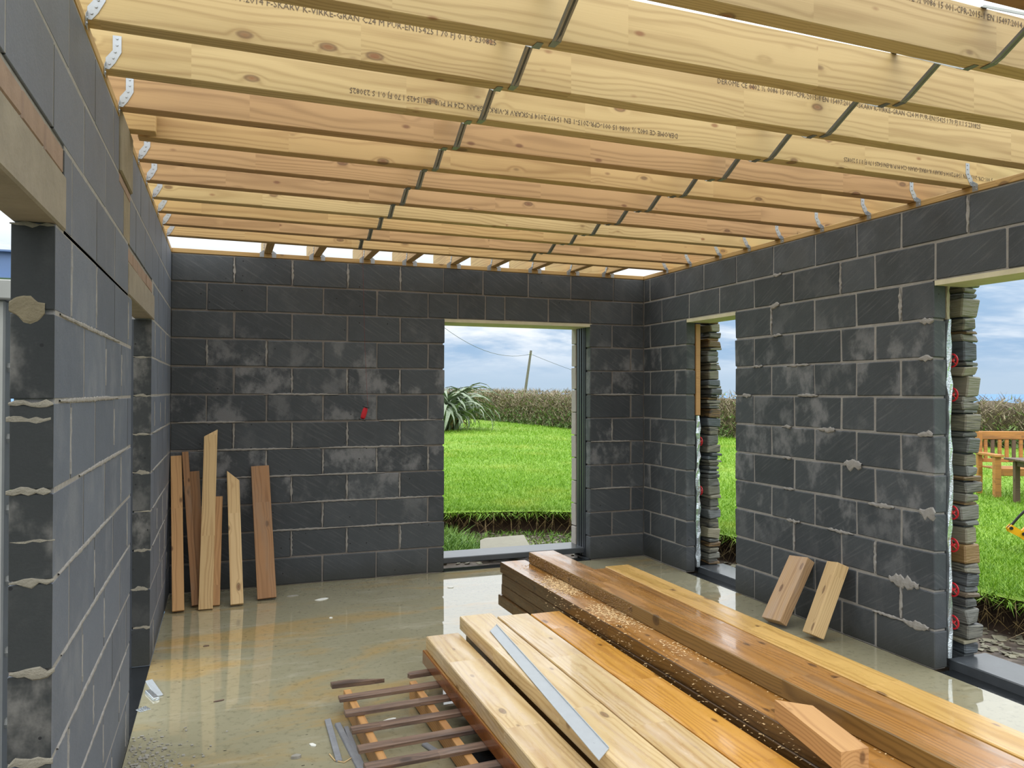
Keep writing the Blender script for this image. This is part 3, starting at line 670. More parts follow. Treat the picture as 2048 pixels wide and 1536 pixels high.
for i, (yl, yr, mn, rem) in enumerate(joists):
    x0 = XL-.12 if i != 6 else XL+.03; x1 = XR+.62
    th = math.atan2(yr-yl, XR-XL); ux, uy = math.cos(th), math.sin(th)
    f = lambda x, yl=yl, yr=yr: yl+(yr-yl)*(x-XL)/(XR-XL)
    xm = (x0+x1)/2; u = Vector((ux, uy, 0)); nn = Vector((-uy, ux, 0))
    ctr = Vector((xm, f(xm), (PT+JT)/2))+nn*(JW/2)
    fr = frame(ctr, u, (0, 0, 1), u.cross(Vector((0, 0, 1))))
    root = empty('ceiling_joist', f'{rem} roof joist spanning the room, {ORD[i]} from the back wall', 'joist', group='roof joists spanning left to right', mtx=fr)
    obj('joist_timber', boxmesh('joist_timber', (x1-x0)/ux, JT-PT, JW, M[mn], .003), root)
    inv = fr.inverted()
    if i < 11 or True:
        o = obj('hanger_clip', CLIP, root); cm = frame((XR-.0015, f(XR)-.0005, TOP), (-1, 0, 0), (0, -1, 0), (0, 0, 1)); o.matrix_local = inv @ cm
        if i != 6:
            o = obj('hanger_clip', CLIPM, root); cm = frame((XL+.0015, f(XL)-.0005, TOP), (1, 0, 0), (0, 1, 0), (0, 0, 1)); o.matrix_local = inv @ cm
    def stamp(s, xa, xb, zmid, flip, hgt=.022):
        me = text_mesh(s, xb-xa, hgt); o = obj('grade_stamp', me, root)
        if flip: cm = frame((xb, f(xb)-.0012, zmid+hgt/2), -u, (0, 0, -1), u.cross(Vector((0, 0, 1))))
        else: cm = frame((xa, f(xa)-.0012, zmid-hgt/2), u, (0, 0, 1), u.cross(Vector((0, 0, 1))))
        o.matrix_local = inv @ cm
        tag(o, 'grey printed grading stamp')
    if i == 8:
        stamp(STAMP, .451, 1.952, 2.782, True); stamp(STAMP[23:], 2.938, 4.0, 2.784, True)
    if i == 9:
        stamp(STAMP[22:], -.30, .928, 2.884, False); stamp(STAMP, 1.90, 3.42, 2.888, False)
    if i == 11: stamp(STAMP, 1.90, 3.42, 2.894, False)
    JO.append((f, u))
# short sistered piece beside the seventh joist at the left wall
fr = frame((XL-.02, 3.758, (PT+JT)/2), (1, 0, 0), (0, 0, 1), (0, -1, 0))
tag(timber_obj('packing_timber', .26, JT-PT, .07, M['joist_plain'], fr), 'short tan timber piece fixed beside the seventh joist over the tan padstone', 'timber')

# short joists running out over the back wall
fj = JO[0][0]
for i, x in enumerate([-.07, .326, .721, 1.14, 1.511, 1.913, 2.293, 2.694, 3.084, 3.453]):
    if i == 0: continue
    y0 = fj(x)+JW+.004; y1 = YB+.62
    fr = frame((x, (y0+y1)/2, (PT+JT)/2), (0, 1, 0), (0, 0, 1), (1, 0, 0))
    root = empty('overhang_joist', f'short roof joist running out over the back wall, {ORD[i-1]} from the left', 'joist', group='short joists over the back wall', mtx=fr)
    obj('joist_timber', boxmesh('joist_timber', y1-y0, JT-PT, JW*.86, M['joist_plain'], .003), root)
    inv = fr.inverted()
    o = obj('hanger_clip', CLIP, root); o.matrix_local = inv @ frame((x-JW*.43-.001, YB-.0015, TOP), (0, -1, 0), (-1, 0, 0), (0, 0, 1)) 
    o = obj('hanger_clip', CLIPM, root); o.matrix_local = inv @ frame((x+JW*.43+.001, YB-.0015, TOP), (0, -1, 0), (-1, 0, 0), (0, 0, 1))

# herringbone struts: two rows, a crossing pair in every bay
def bar(p0, p1, xdir, tabdir, w=.030):
    """a pressed channel from p0 (low, under a joist) to p1 (high); returns mesh in world coordinates"""
    mb = MB(); p0, p1 = Vector(p0), Vector(p1); d = (p1-p0).normalized(); X = Vector((1, 0, 0)); N = X.cross(d).normalized()
    if (N.z > 0) == (tabdir > 0): N = -N
    prof = [(-w/2, 0), (-w/2+.004, .007), (-.004, .007), (0, .001), (.004, .007), (w/2-.004, .007), (w/2, 0)]
    V = []
    for p in (p0, p0+d*.03, p1):
        fl = .25 if p == p0 else 1.0
        V += [p+X*a+N*(b*fl) for a, b in prof]
    n = len(prof); F = [[s*n+k, s*n+k+1, (s+1)*n+k+1, (s+1)*n+k] for s in (0, 1) for k in range(n-1)]
    mb.add(V, F)
    mb.add([v-N*.0015 for v in V], [list(reversed(f)) for f in F])
    tb = Vector((0, tabdir, 0))
    mb.prism([p0-X*w/2, p0+X*w/2, p0+X*(w/2-.004)+tb*.045, p0-X*(w/2-.004)+tb*.045], (0, 0, -.0016))
    mb.prism([p1-X*w/2, p1+X*w/2, p1+X*(w/2-.004)-tb*.04, p1-X*(w/2-.004)-tb*.04], (0, 0, .0016))
    return mb
for row, (xr_, rn) in enumerate(((1.0, 'left'), (2.48, 'right'))):
    for i in range(12):
        fa, fb = JO[i][0], JO[i+1][0]          # joist i is farther, i+1 nearer
        xa = xr_; ya = fa(xa); yb = fb(xa)+JW
        root = empty('joist_strut', f'galvanised strut pair in the {rn} row, between {ORD[i]} and {ORD[i+1]} joists from the back', 'strut', loc=(xa, (ya+yb)/2, PT), group=f'struts of the {rn} row')
        m1 = bar((xa, ya-.002, PT-.002), (xa+.0, yb+.004, JT-.01), 1, 1).mesh('strut_bar', M['strut'])
        m2 = bar((xa-.045, yb+.004, PT-.001), (xa-.045, ya-.004, JT), 1, -1).mesh('strut_bar', M['strut'])
        for me in (m1, m2):
            o = obj('strut_bar', me, root); o.matrix_local = Matrix.Translation((-xa, -(ya+yb)/2, -PT))

# ------------------------------------------------------------------ line reel hanging from the second joist
rx, ry = 1.022, 6.10
root = empty('line_reel', 'red builder\'s line wound on a black reel, hanging from the roof', 'reel', loc=(rx, ry, 1.43))
dirv = Vector((.030, 0, .10)).normalized(); T = frame((0, 0, 0), dirv.cross(Vector((0, 1, 0))), (0, 1, 0), dirv)
mb = MB(); L = .052
mb.tube([T @ Vector((0, 0, z)) for z in (-.045, -.03, -.01, .01, .03, .045)], [.0145, .019, .020, .020, .019, .0145], 14)
obj('wound_line', mb.mesh('wound_line', M['redcord'], smooth=True), root)
mb = MB()
for s in (-1, 1):
    n = 14
    mb.tube([T @ Vector((.024*math.cos(2*math.pi*k/n), .024*math.sin(2*math.pi*k/n), s*L)) for k in range(n+1)], .005, 6)
    mb.tube([T @ Vector((-.022, 0, s*L)), T @ Vector((.022, 0, s*L))], .004, 6); mb.tube([T @ Vector((0, -.022, s*L)), T @ Vector((0, .022, s*L))], .004, 6)
mb.tube([T @ Vector((0, 0, -L)), T @ Vector((0, 0, L))], .009, 8)
obj('reel_body', mb.mesh('reel_body', M['black']), root)
mb = MB(); topp = Vector((1.0-rx, ry-.02-ry, PT-1.43)); mb.tube([T @ Vector((-.014, 0, .052)), (.004, -.004, .5), topp], .0010, 5)
tag(obj('line', mb.mesh('line', M['dullcord']), root), 'thin taut red line')

# ------------------------------------------------------------------ stacked timbers in the middle
def board(label, ztop, x0, y0, x1, y1, yend, W, mn, T=.0735, c=.004, group='stacked joist timbers', edge=None):
    """left top edge goes from (x0,y0) far end towards (x1,y1); near end at yend"""
    d = Vector((x1-x0, y1-y0, 0)).normalized(); s = (yend-y0)/d.y; L = s; wv = Vector((-d.y, d.x, 0))
    ctr = Vector((x0, y0, ztop-T/2))+d*(L/2)+wv*(W/2)
    o = timber_obj('timber', L, W, T, M[mn], frame(ctr, d, wv, d.cross(wv)), c)
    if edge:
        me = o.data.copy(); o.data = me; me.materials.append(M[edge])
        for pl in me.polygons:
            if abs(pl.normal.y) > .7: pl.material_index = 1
    return tag(o, label, 'timber', group)
G = 'stacked joist timbers'
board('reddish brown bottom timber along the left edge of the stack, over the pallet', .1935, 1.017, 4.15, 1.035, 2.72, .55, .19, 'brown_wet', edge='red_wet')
board('pale wet timber nearest the pallet, mirroring the sky at its far end', .2685, 1.034, 4.14, 1.045, 2.55, .62, .187, 'pale_wet')
board('brown timber hidden under the pale timber that carries the metal strip', .2685, 1.258, 4.13, 1.264, 2.4, .6, .16, 'dark_wet_shaded')
board('pale timber carrying the grey metal strip', .3435, 1.239, 4.19, 1.246, 2.31, .58, .19, 'pale_wet')
board('pale pinkish timber second to the right of the metal strip', .3435, 1.438, 4.12, 1.444, 2.3, .60, .184, 'pale_wet')
board('amber wet timber lying against the higher dark side of the stack', .3435, 1.630, 4.10, 1.637, 2.3, .56, .180, 'amber_wet')
for lv, zt, dxx, dyy, desc in ((3, .3435, 0, -.02, 'second from the top'), (2, .2685, 0.004, 0.0, 'third from the top'), (1, .1935, -.012, .02, 'lowest')):
    board(f'dark wet timber in the left edge of the high stack, {desc}', zt, 1.802+dxx, 5.09+dyy, 1.872, 1.98, .8, .185, 'dark_wet_shaded')
board('brown wet timber with pale sawdust strewn along its top', .4185, 1.80, 5.10, 1.872, 1.98, .8, .19, 'brown_wet', edge='dark_wet_shaded')  # narrow sides darker: shade put into their colour, along with the wet
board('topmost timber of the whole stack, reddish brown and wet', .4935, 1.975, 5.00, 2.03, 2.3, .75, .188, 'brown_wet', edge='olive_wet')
board('narrow brown timber showing right of the topmost timber', .4185, 2.262, 4.68, 2.262, 2.3, .7, .155, 'brown_wet')
board('golden timber along the right edge of the stack, by the right wall', .4185, 2.424, 4.73, 2.432, 2.3, .7, .18, 'golden_wet')
HL = 'inner timber buried in the stack under the top boards'
for (x, yf, x2, W, zs) in ((1.262, 4.0, 1.276, .155, (.1935,)), (1.442, 4.0, 1.448, .176, (.1935, .2685)), (1.634, 4.0, 1.64, .165, (.1935, .2685)), (2.02, 4.55, 2.071, .15, (.1935, .2685, .3435, .4185)), (2.262, 4.55, 2.262, .155, (.1935, .2685, .3435)), (2.424, 4.55, 2.432, .17, (.1935, .2685, .3435))):
    for zt in zs: board(HL, zt, x, yf, x2, 2.3, .8, W, 'dark_wet_shaded', group='timbers buried in the stack')
# sleepers that carry the right half
for i, (y, nm) in enumerate(((4.35, 'far'), (3.2, 'middle'), (1.6, 'near'))):
    fr = frame((2.18, y, .0595), (1, 0, 0), (0, 1, 0), (0, 0, 1))
    tag(timber_obj('sleeper', .95, .10, .119, M['dark_wet_shaded'], fr), f'rough {nm} sleeper on the floor under the timber stack', 'timber', 'sleepers under the stack')

# grey metal angle strip lying across the pale timber
z0 = .3455
mb = MB(); mb.prism([(1.309, 3.865, z0), (1.378, 3.958, z0), (1.275, 2.455, z0), (1.200, 2.385, z0)], (0, 0, .003))
mb.prism([(1.374, 3.955, z0+.003), (1.378, 3.958, z0+.003), (1.275, 2.455, z0+.003), (1.271, 2.452, z0+.003)], (0, 0, .004))
mb.tube([(1.245, 2.51, z0+.003), (1.245, 2.51, z0+.0035)], .005, 8)
tag(obj('metal_strip', mb.mesh('metal_strip', M['zinc'])), 'long grey metal angle strip lying aslant on the pale timber', 'metal strip')
# offcut on the stack
mb = MB(); zt = .4905
P = [(1.870, 2.312, zt), (1.962, 2.222, zt), (1.895, 1.900, zt), (1.790, 1.905, zt)]
ctr = Vector((1.885, 2.09, zt-.036)); fr = frame(ctr, (.08, .41, 0), (-.41, .08, 0), (0, 0, 1)); inv = fr.inverted()
mb.prism([inv @ Vector(p) for p in P], (0, 0, -.0705))
tag(obj('timber_offcut', mb.mesh('timber_offcut', M['orange_dry']), mtx=fr), 'short mitred timber offcut lying on the brown timber of the stack', 'offcut', 'short offcuts')
# sawdust and shavings on the two high timbers
def flakes(name, n, fn, m, size):
    V = []; F = []
    for i in range(n):
        x, y, z = fn(); s = size*random.uniform(.4, 1.4); a = random.uniform(0, 6.28); tilt = random.uniform(-.5, .5)
        u = Vector((math.cos(a), math.sin(a), tilt*.4))*s; v = Vector((-math.sin(a), math.cos(a), .1))*s*random.uniform(.25, .6); o = len(V); p = Vector((x, y, z+abs(tilt)*.4*s))
        V += [p-u-v, p+u-v, p+u+v, p-u+v]; F.append([o, o+1, o+2, o+3])
    return mk(name, V, F, m)
def sd():
    while True:
        y = random.triangular(2.9, 5.0, 4.3); x = 1.80+(5.1-y)*.0224+.19*min(max(random.gauss(.62, .28), .02), .98)
        if random.random() < .5+.5*math.sin(y*9): return x, y, .4192
tag(obj('sawdust', flakes('sawdust', 2600, sd, M['shaving'], .0055)), 'pale sawdust strewn on the brown wet timber of the stack', 'sawdust', kind='stuff')
def sh():
    y = random.uniform(1.9, 4.3); x = 1.80+(5.1-y)*.0224
    r = random.random()
    if r < .5: return x-.0015, y, random.uniform(.352, .416)
    if r < .75: return 1.975+(5.0-y)*.0204-.002-random.random()*.01, y, .4192
    return x+random.uniform(-.05, .0), y, .3445
tag(obj('wood_shavings', flakes('wood_shavings', 420, sh, M['shaving'], .005)), 'scattered wood chips stuck to the dark side of the stack', 'shavings', kind='stuff')
def ts():
    y = random.uniform(3.6, 4.99); return 1.975+(5.0-y)*.0204-.0012, y, random.uniform(.424, .488)
tag(obj('wet_sawdust', flakes('wet_sawdust', 1500, ts, M['offcut'], .0042)), 'damp sawdust caked on the left side of the topmost timber', 'sawdust', kind='stuff')

# ------------------------------------------------------------------ pallet
root = empty('pallet', 'dark broken slatted pallet half under the left side of the timber stack', 'pallet', loc=(.8, 3.5, 0))
def slat(x0, x1, ya, yb, wd, m='pallet_slat', z=.12, th=.020):
    d = Vector((x1-x0, yb-ya, 0)); L = d.length; d.normalize(); wv = Vector((-d.y, d.x, 0))
    c = Vector(((x0+x1)/2, (ya+yb)/2, z-th/2))-Vector((.8, 3.5, 0))
    return obj('slat', boxmesh('slat', L, wd, th, M[m], .002, .0015, int(ya*100) % 3), root, mtx=frame(c, d, wv, (0, 0, 1)))
for y in (3.838, 3.655, 3.467, 3.272, 3.103, 2.93): slat(.527, 1.69, y-.006, y+.040, .054)
mb = MB(); mb.prism([(-.285, .50, .100), (-.288, .545, .100), (-.20, .552, .100), (-.12, .525, .100), (-.02, .498, .100), (-.10, .492, .100)], (0, 0, .02))
tag(obj('slat', mb.mesh('slat', M['pallet_slat']), root), 'broken splintered slat stub')
mb = MB(); mb.prism([(.115, .50, .100), (.107, .525, .100), (.122, .55, .100), (.42, .575, .100), (.42, .52, .100)], (0, 0, .02))
tag(obj('slat', mb.mesh('slat', M['pallet_slat']), root), 'broken slat with a splintered end')
for (x, x2) in ((.585, .628), (.922, .962), (1.27, 1.30), (1.63, 1.66)):
    d = Vector((x2-x, -1.2, 0)); L = d.length; c = Vector(((x+x2)/2, 3.37, .055))-Vector((.8, 3.5, 0))
    tag(obj('bearer', boxmesh('bearer', L, .036, .089, M['pallet_bearer'], .002), root, mtx=frame(c, d, (-d.y, d.x, 0), (0, 0, 1))), 'orange bearer under the slats')
# grey strips, plastic and scraps around the pallet
def strip(label, a, b, wd, m, h=.012, name='timber_strip', cat='strip', group=None, z=0.0):
    a, b = Vector((a[0], a[1], 0)), Vector((b[0], b[1], 0)); d = b-a; L = d.length; c = (a+b)/2; wv = Vector((-d.y, d.x, 0)).normalized()
    return tag(obj(name, boxmesh(name, L, wd, h, M[m], .002, .002, 1), mtx=frame((c.x, c.y, z+h/2), d, wv, (0, 0, 1))), label, cat, group)
strip('grey strip leaning out from the pallet corner, leftmost of the grey strips', (.475, 3.86), (.470, 3.42), .026, 'ash')
strip('long grey strip lying alongside the left end of the pallet', (.515, 3.80), (.545, 3.30), .026, 'ash')
strip('second long grey strip beside the pallet bearer', (.548, 3.74), (.556, 3.32), .022, 'ash')
strip('dark grey strip along the pallet towards the front', (.535, 3.31), (.535, 2.85), .030, 'ash')
strip('grey strip end poking out under the middle of the pallet', (.855, 3.45), (.905, 3.30), .028, 'ash')
mb = MB(); mb.prism([(1.0, 3.30, .0), (1.05, 3.33, .0), (1.20, 3.1, .0), (1.18, 2.75, .0), (1.02, 2.80, .0), (1.0, 3.05, .0)], (0, 0, .03))
tag(obj('plastic_sack', mb.mesh('plastic_sack', M['dpc'])), 'black wet plastic sack on the floor under the pallet edge', 'sack')
mb = MB(); mb.tube([(.44, 3.50, .004), (.455, 3.43, .004), (.49, 3.40, .004), (.525, 3.43, .004), (.55, 3.50, .004)], .0025, 5)
tag(obj('string_scrap', mb.mesh('string_scrap', M['shaving'])), 'loop of straw-coloured string on the floor beside the pallet', 'string')
def scrap(label, x, y, rx, ry, m, name='floor_scrap', cat='scrap', group=None, rot=0.0, h=.004):
    n = 9; P = [(math.cos(2*math.pi*k/n)*rx*random.uniform(.7, 1.1), math.sin(2*math.pi*k/n)*ry*random.uniform(.7, 1.1), 0) for k in range(n)]
    mb = MB(); mb.prism(P, (0, 0, h)); o = obj(name, mb.mesh(name, M[m]), loc=(x, y, .0002)); o.rotation_euler.z = rot
    return tag(o, label, cat, group)
scrap('white scrap floating on the wet floor in front of the leaning boards', .71, 6.12, .055, .03, 'white', rot=.3)
scrap('small white scrap on the floor, short of the larger white scrap', .71, 5.60, .014, .016, 'white')
scrap('white scrap on the floor between the pallet slats', .755, 3.76, .045, .016, 'white', rot=.4)
scrap('white scrap at the reflection of the doorway edge', 1.74, 6.14, .03, .02, 'white', rot=.2)
scrap('grey mortar flake under the widest leaning board', .50, 6.30, .05, .02, 'crumb', rot=.1)
scrap('small grey pebble on the floor at the front edge of the picture', .30, 3.52, .022, .016, 'crumb', h=.012)
scrap('pale flake on the floor just left of the pallet', .38, 3.62, .012, .02, 'white', rot=.5)
scrap('dark leaf on the wet floor before the leaning boards', -.10, 5.25, .02, .012, 'pallet_slat', name='dead_leaf', cat='leaf')
scrap('dark twig crumb on the floor near the left doorway', -.02, 4.30, .03, .008, 'pallet_slat', rot=.3, name='dead_leaf', cat='leaf')
strip('silver grey strip by the threshold of the far left doorway', (-.385, 4.72), (-.315, 4.47), .035, 'zinc', .010)
strip('silver foil scrap beside the silver strip at the far left doorway', (-.375, 4.55), (-.325, 4.42), .03, 'foil', .014, 'foil_scrap', 'foil')
strip('flat pale foil scrap on the floor towards the near left pier', (-.40, 4.30), (-.355, 4.33), .05, 'foil', .003, 'foil_scrap', 'foil')
V = []; F = []
mb = MB()
for i in range(260):
    x = XL+abs(random.gauss(0, .13))+.01; y = random.triangular(3.2, 4.05, 3.7); s = random.uniform(.003, .011)*(1 if random.random() < .8 else 1.6)
    Vb, Fb = cbox(s*random.uniform(.7, 1.5), s, s*.6, s*.2, s*.15, i); mb.add([Vector(v)+Vector((x, y, s*.28)) for v in Vb], Fb)
tag(obj('mortar_rubble', mb.mesh('mortar_rubble', M['crumb'])), 'heap of mortar crumbs at the foot of the near left pier', 'rubble', kind='stuff')

# ------------------------------------------------------------------ boards leaning on the back wall
def leaning(label, xb0, xb1, yb, xt0, xt1, zt, T, mn, cut=None, ytop=None):
    """front face corners: bottom (xb0..xb1, yb, 0), top (xt0..xt1) against the wall at height zt"""
    yt = (YB-.004-T if ytop is None else ytop)
    bl, tl = Vector((xb0, yb, .0)), Vector((xt0, yt, zt)); W = xb1-xb0
    d = (tl-bl); L = d.length; d.normalize(); n = d.cross(Vector((1, 0, 0))).normalized(); uu = n.cross(d)
    if n.y < 0: n = -n
    wv = n.cross(d); 
    if wv.x < 0: wv = -wv
    lift = max(0.0, -n.z*T)+.0015; bl = bl+Vector((0, 0, lift))
    c = bl+d*L/2+wv*W/2+n*T/2; fr = frame(c, d, wv, d.cross(wv)); inv = fr.inverted()
    la, lb = (cut or (0, 0))
    P = [bl, bl+wv*W, bl+wv*W+d*(L-lb), bl+d*(L-la)]
    mb = MB(); mb.prism([inv @ p for p in P], inv.to_3x3() @ (n*T))
    o = obj('plank', mb.mesh('plank', M[mn]), mtx=fr)
    bv = o.modifiers.new('bevel', 'BEVEL'); bv.width = .002; bv.segments = 1
    return tag(o, label, 'plank', 'planks leaning on the back wall')
leaning('orange plank leaning in the far left corner, leftmost of the leaning planks', -.349, -.268, 6.09, -.398, -.33, 1.075, .035, 'orange_dry')
leaning('narrow knotty brown batten slanting behind the leftmost plank', -.222, -.175, 6.20, -.316, -.27, 1.105, .045, 'brown_dry')
leaning('greenish brown plank standing hidden behind the tallest plank', -.20, -.13, 6.33, -.258, -.19, .955, .030, 'brown_dry', ytop=6.64)
leaning('tallest leaning plank, yellowish with a slanted top', -.174, -.076, 6.105, -.152, -.054, 1.29, .022, 'offcut_pale', cut=(.058, 0), ytop=6.60)
leaning('short orange plank tucked behind the right edge of the tallest plank', -.11, -.028, 6.185, -.095, -.013, .76, .022, 'orange_dry', ytop=6.57)
leaning('light plank with a pointed mitred top, fifth from the corner', .046, .138, 6.125, .017, .112, .944, .040, 'offcut_pale', cut=(0, .090))
leaning('widest leaning plank, brown, rightmost by itself', .240, .380, 6.23, .200, .340, .976, .040, 'brown_dry')

# ------------------------------------------------------------------ two offcuts leaning on the right wall
def offcut(label, bl, br, tl, T, mn):
    bl, br, tl = Vector(bl), Vector(br), Vector(tl); d = tl-bl; L = d.length; d.normalize(); w0 = br-bl; W = w0.length
    wv = (w0-d*w0.dot(d)).normalized(); n = wv.cross(d)
    if n.x < 0: n = -n
    low = min((bl+n*T).z, (bl+n*T+wv*W).z); sh = Vector((0, 0, .002-low))
    hi = max((bl+d*L+n*T).x, (bl+d*L+n*T+wv*W).x); sh.x = min(0, XR-.001-hi)
    c = bl+sh+d*L/2+wv*W/2+n*T/2
    o = obj('timber_offcut', boxmesh('timber_offcut', L, W, T, M[mn], .003, .001, 1), mtx=frame(c, d, wv, d.cross(wv)))
    return tag(o, label, 'offcut', 'short offcuts')
offcut('wide weathered offcut leaning on the right wall, nearer the narrow window', (3.505, 4.47, .035), (3.497, 4.285, .035), (3.785, 4.518, .435), .07, 'offcut')
offcut('narrower pale offcut leaning on the right wall, nearer the large opening', (3.565, 4.12, .035), (3.52, 3.99, .035), (3.785, 4.135, .475), .085, 'offcut_pale')

# ------------------------------------------------------------------ outside: ground, bank, lawn
def gh(x, y):    # lawn height
    r = math.hypot(x, y-2); return .20+.002*max(0, r-6)+.02*math.sin(x*.9+.4*y)*math.sin(y*.7)
BP = [(5.3, -4), (5.25, -1), (5.2, 1.5), (5.12, 3.7), (5.08, 4.1), (4.80, 6.0), (4.66, 6.5), (4.35, 7.6), (3.86, 8.4), (2.5, 8.82), (1.0, 9.0), (-1.5, 9.1), (-4, 9.0)]
def resample(P, step):
    P = [Vector((p[0], p[1], 0)) for p in P]; out = []
    for a, b in zip(P[:-1], P[1:]):
        n = max(1, int((b-a).length/step)); out += [a.lerp(b, i/n) for i in range(n)]
    out.append(P[-1]); return out
bp = resample(BP, .10); NB = len(bp); cen = Vector((0, 2, 0))
for it in range(6): bp = [bp[0]]+[(bp[i-1]+bp[i]*2+bp[i+1])/4 for i in range(1, NB-1)]+[bp[-1]]
jit = np.convolve(rng.normal(0, .10, NB+8), np.ones(5)/5, 'same')[4:4+NB]
GZ = -.06
# the ground sheet lies below the slab: cut it round the building with four pieces
gm = MB(); gm.box(-9, XL-.30, -6, 9.6, GZ-.1, GZ); gm.box(4.0, 5.8, -6, 9.6, GZ-.1, GZ); gm.box(XL-.30, 4.0, YB+.12, 9.6, GZ-.1, GZ); gm.box(XL-.3, 4.0, -6, -.6, GZ-.1, GZ)
tag(obj('ground', gm.mesh('ground', M['gravel'])), 'muddy shale ground round the building', kind='structure')
V = []; F = []; prof = [(-.10, GZ-.02, 0), (.0, GZ+.02, .05), (.10, .02, .07), (.13, .08, .06), (.06, .13, .05), (-.02, .165, .03), (-.03, .185, .02), (.12, .178, .0)]
for i, p in enumerate(bp):
    d = (p-cen).normalized()
    for (o, z, a) in prof:
        q = p+d*(o+jit[i]*.6+random.uniform(-a, a)*.6); V.append((q.x, q.y, z+random.uniform(-.012, .012)))
n = len(prof)
for i in range(NB-1):
    for j in range(n-1): F.append([i*n+j, (i+1)*n+j, (i+1)*n+j+1, i*n+j+1])
tag(obj('soil_bank', mk('soil_bank', V, F, M['soil'], True)), 'dark cut soil bank below the lawn edge', kind='structure')
V = []; F = []; radii = [-.05, .02, .15, .35, .7, 1.2, 2, 3, 4.5, 6.5, 9, 13, 18, 26, 36, 50, 70]
for i, p in enumerate(bp):
    d = (p-cen).normalized()
    for j, r in enumerate(radii):
        q = p+d*(r+jit[i]*.6*(1 if j < 4 else 0)); V.append((q.x, q.y, (gh(q.x, q.y) if j > 1 else .19+.01*j)))
n = len(radii)
for i in range(NB-1):
    for j in range(n-1): F.append([i*n+j, (i+1)*n+j, (i+1)*n+j+1, i*n+j+1])
tag(obj('lawn', mk('lawn', V, F, M['lawn'], True)), 'bright green lawn sloping away behind the building', kind='structure')
tag(obj('sea', mk('sea', [(-9000, 75, -18), (40, 75, -18), (60, -9000, -18), (9000, -9000, -18), (9000, 9000, -18), (-9000, 9000, -18)], [[0, 1, 2, 3, 4, 5]], M['sea'])), 'grey blue sea along the horizon', kind='structure')
mb = MB(); mb.box(-60, -9, -40, 60, -.5, GZ)
tag(obj('ground_left', mb.mesh('ground_left', M['lawn'])), 'grass beyond the left doorways', kind='structure')

# bank distance along a direction
bang = np.array([math.atan2(p.x, p.y-0.0) for p in bp]); bdist = np.array([math.hypot(p.x, p.y) for p in bp]); order = np.argsort(bang)
def bankd(az): return np.interp(az, bang[order], bdist[order])
def blades(name, P, Ht, Wd, lean, m):
    n = len(P); a = rng.uniform(0, 2*np.pi, n); u = np.stack([np.cos(a), np.sin(a), np.zeros(n)], 1)*Wd[:, None]
    tip = np.stack([rng.normal(0, lean, n)*Ht, rng.normal(0, lean, n)*Ht, Ht], 1)
    V = np.empty((n*3, 3)); V[0::3] = P-u; V[1::3] = P+u; V[2::3] = P+tip
    me = bpy.data.meshes.new(name); me.vertices.add(n*3); me.vertices.foreach_set('co', V.ravel())
    me.loops.add(n*3); me.loops.foreach_set('vertex_index', np.arange(n*3, dtype=np.int32)); me.polygons.add(n)
    me.polygons.foreach_set('loop_start', np.arange(0, n*3, 3, dtype=np.int32)); me.update(calc_edges=True); me.validate(); me.materials.append(m); return me
N = 280000
az = np.radians(rng.uniform(8, 64, N)); b0 = bankd(az); inv = rng.uniform(1/34.0, 1, N); dd = 1/(1/34+rng.uniform(0, 1, N)*(1/b0-1/34))
X = np.sin(az)*dd; Y = np.cos(az)*dd; Z = np.array([gh(x, y) for x, y in zip(X, Y)])-.01
hgt = rng.uniform(.018, .060, N)*(.75+.03*dd); wd = .0020+.00040*dd
obj_g = tag(obj('grass', blades('grass', np.stack([X, Y, Z], 1), hgt, wd*rng.uniform(.7, 1.3, N), .55, M['blade'])), 'short green grass growing on the lawn', 'grass', kind='stuff')
# ragged grass hanging over the bank edge, and roots
N = 34000; ii = rng.integers(0, NB-1, N); PP = np.array([[p.x, p.y] for p in bp]); D = PP-np.array([0, 2.0]); D /= np.linalg.norm(D, axis=1)[:, None]
o = jit[ii]*.6+rng.normal(.06, .09, N); q = PP[ii]+D[ii]*o[:, None]+rng.normal(0, .05, (N, 2))
tag(obj('edge_grass', blades('edge_grass', np.stack([q[:, 0], q[:, 1], .18+np.zeros(N)], 1), rng.uniform(-.085, .10, N), rng.uniform(.0025, .006, N), 1.0, M['blade'])), 'ragged grass hanging over the bank edge', 'grass', kind='stuff')
N = 2600; ii = rng.integers(0, NB-1, N); o = jit[ii]*.6+rng.uniform(-.10, .02, N); q = PP[ii]+D[ii]*o[:, None]
tag(obj('hanging_roots', blades('hanging_roots', np.stack([q[:, 0], q[:, 1], rng.uniform(.03, .19, N)], 1), -rng.uniform(.02, .22, N), rng.uniform(.002, .005, N), .8, M['root'])), 'dry roots hanging from the cut bank', 'roots', kind='stuff')
# shale on the ground outside the right opening and weeds outside the doorway
mb = MB()
for i in range(1500):
    if i < 1100: x, y = random.uniform(4.25, 5.15), random.uniform(1.5, 6.4)
    else: x, y = random.uniform(1.8, 4.6), random.uniform(7.15, 8.9)
    s = random.uniform(.012, .05); Vb, Fb = cbox(s*random.uniform(.8, 1.8), s, s*.22, s*.05, s*.12, i); a = random.uniform(0, 3.14); ca, sa = math.cos(a), math.sin(a); tl = random.uniform(-.3, .3)
    mb.add([(x+v[0]*ca-v[1]*sa, y+v[0]*sa+v[1]*ca, GZ+.006+v[2]+v[0]*tl) for v in Vb], Fb)
tag(obj('shale', mb.mesh('shale', M['stone'])), 'loose flat shale chips on the ground outside', 'shale', kind='stuff')
N = 5200; cx = np.where(rng.uniform(size=N) < .55, rng.normal(2.15, .22, N), rng.uniform(2.0, 4.3, N)); cyy = rng.uniform(7.3, 8.7, N)
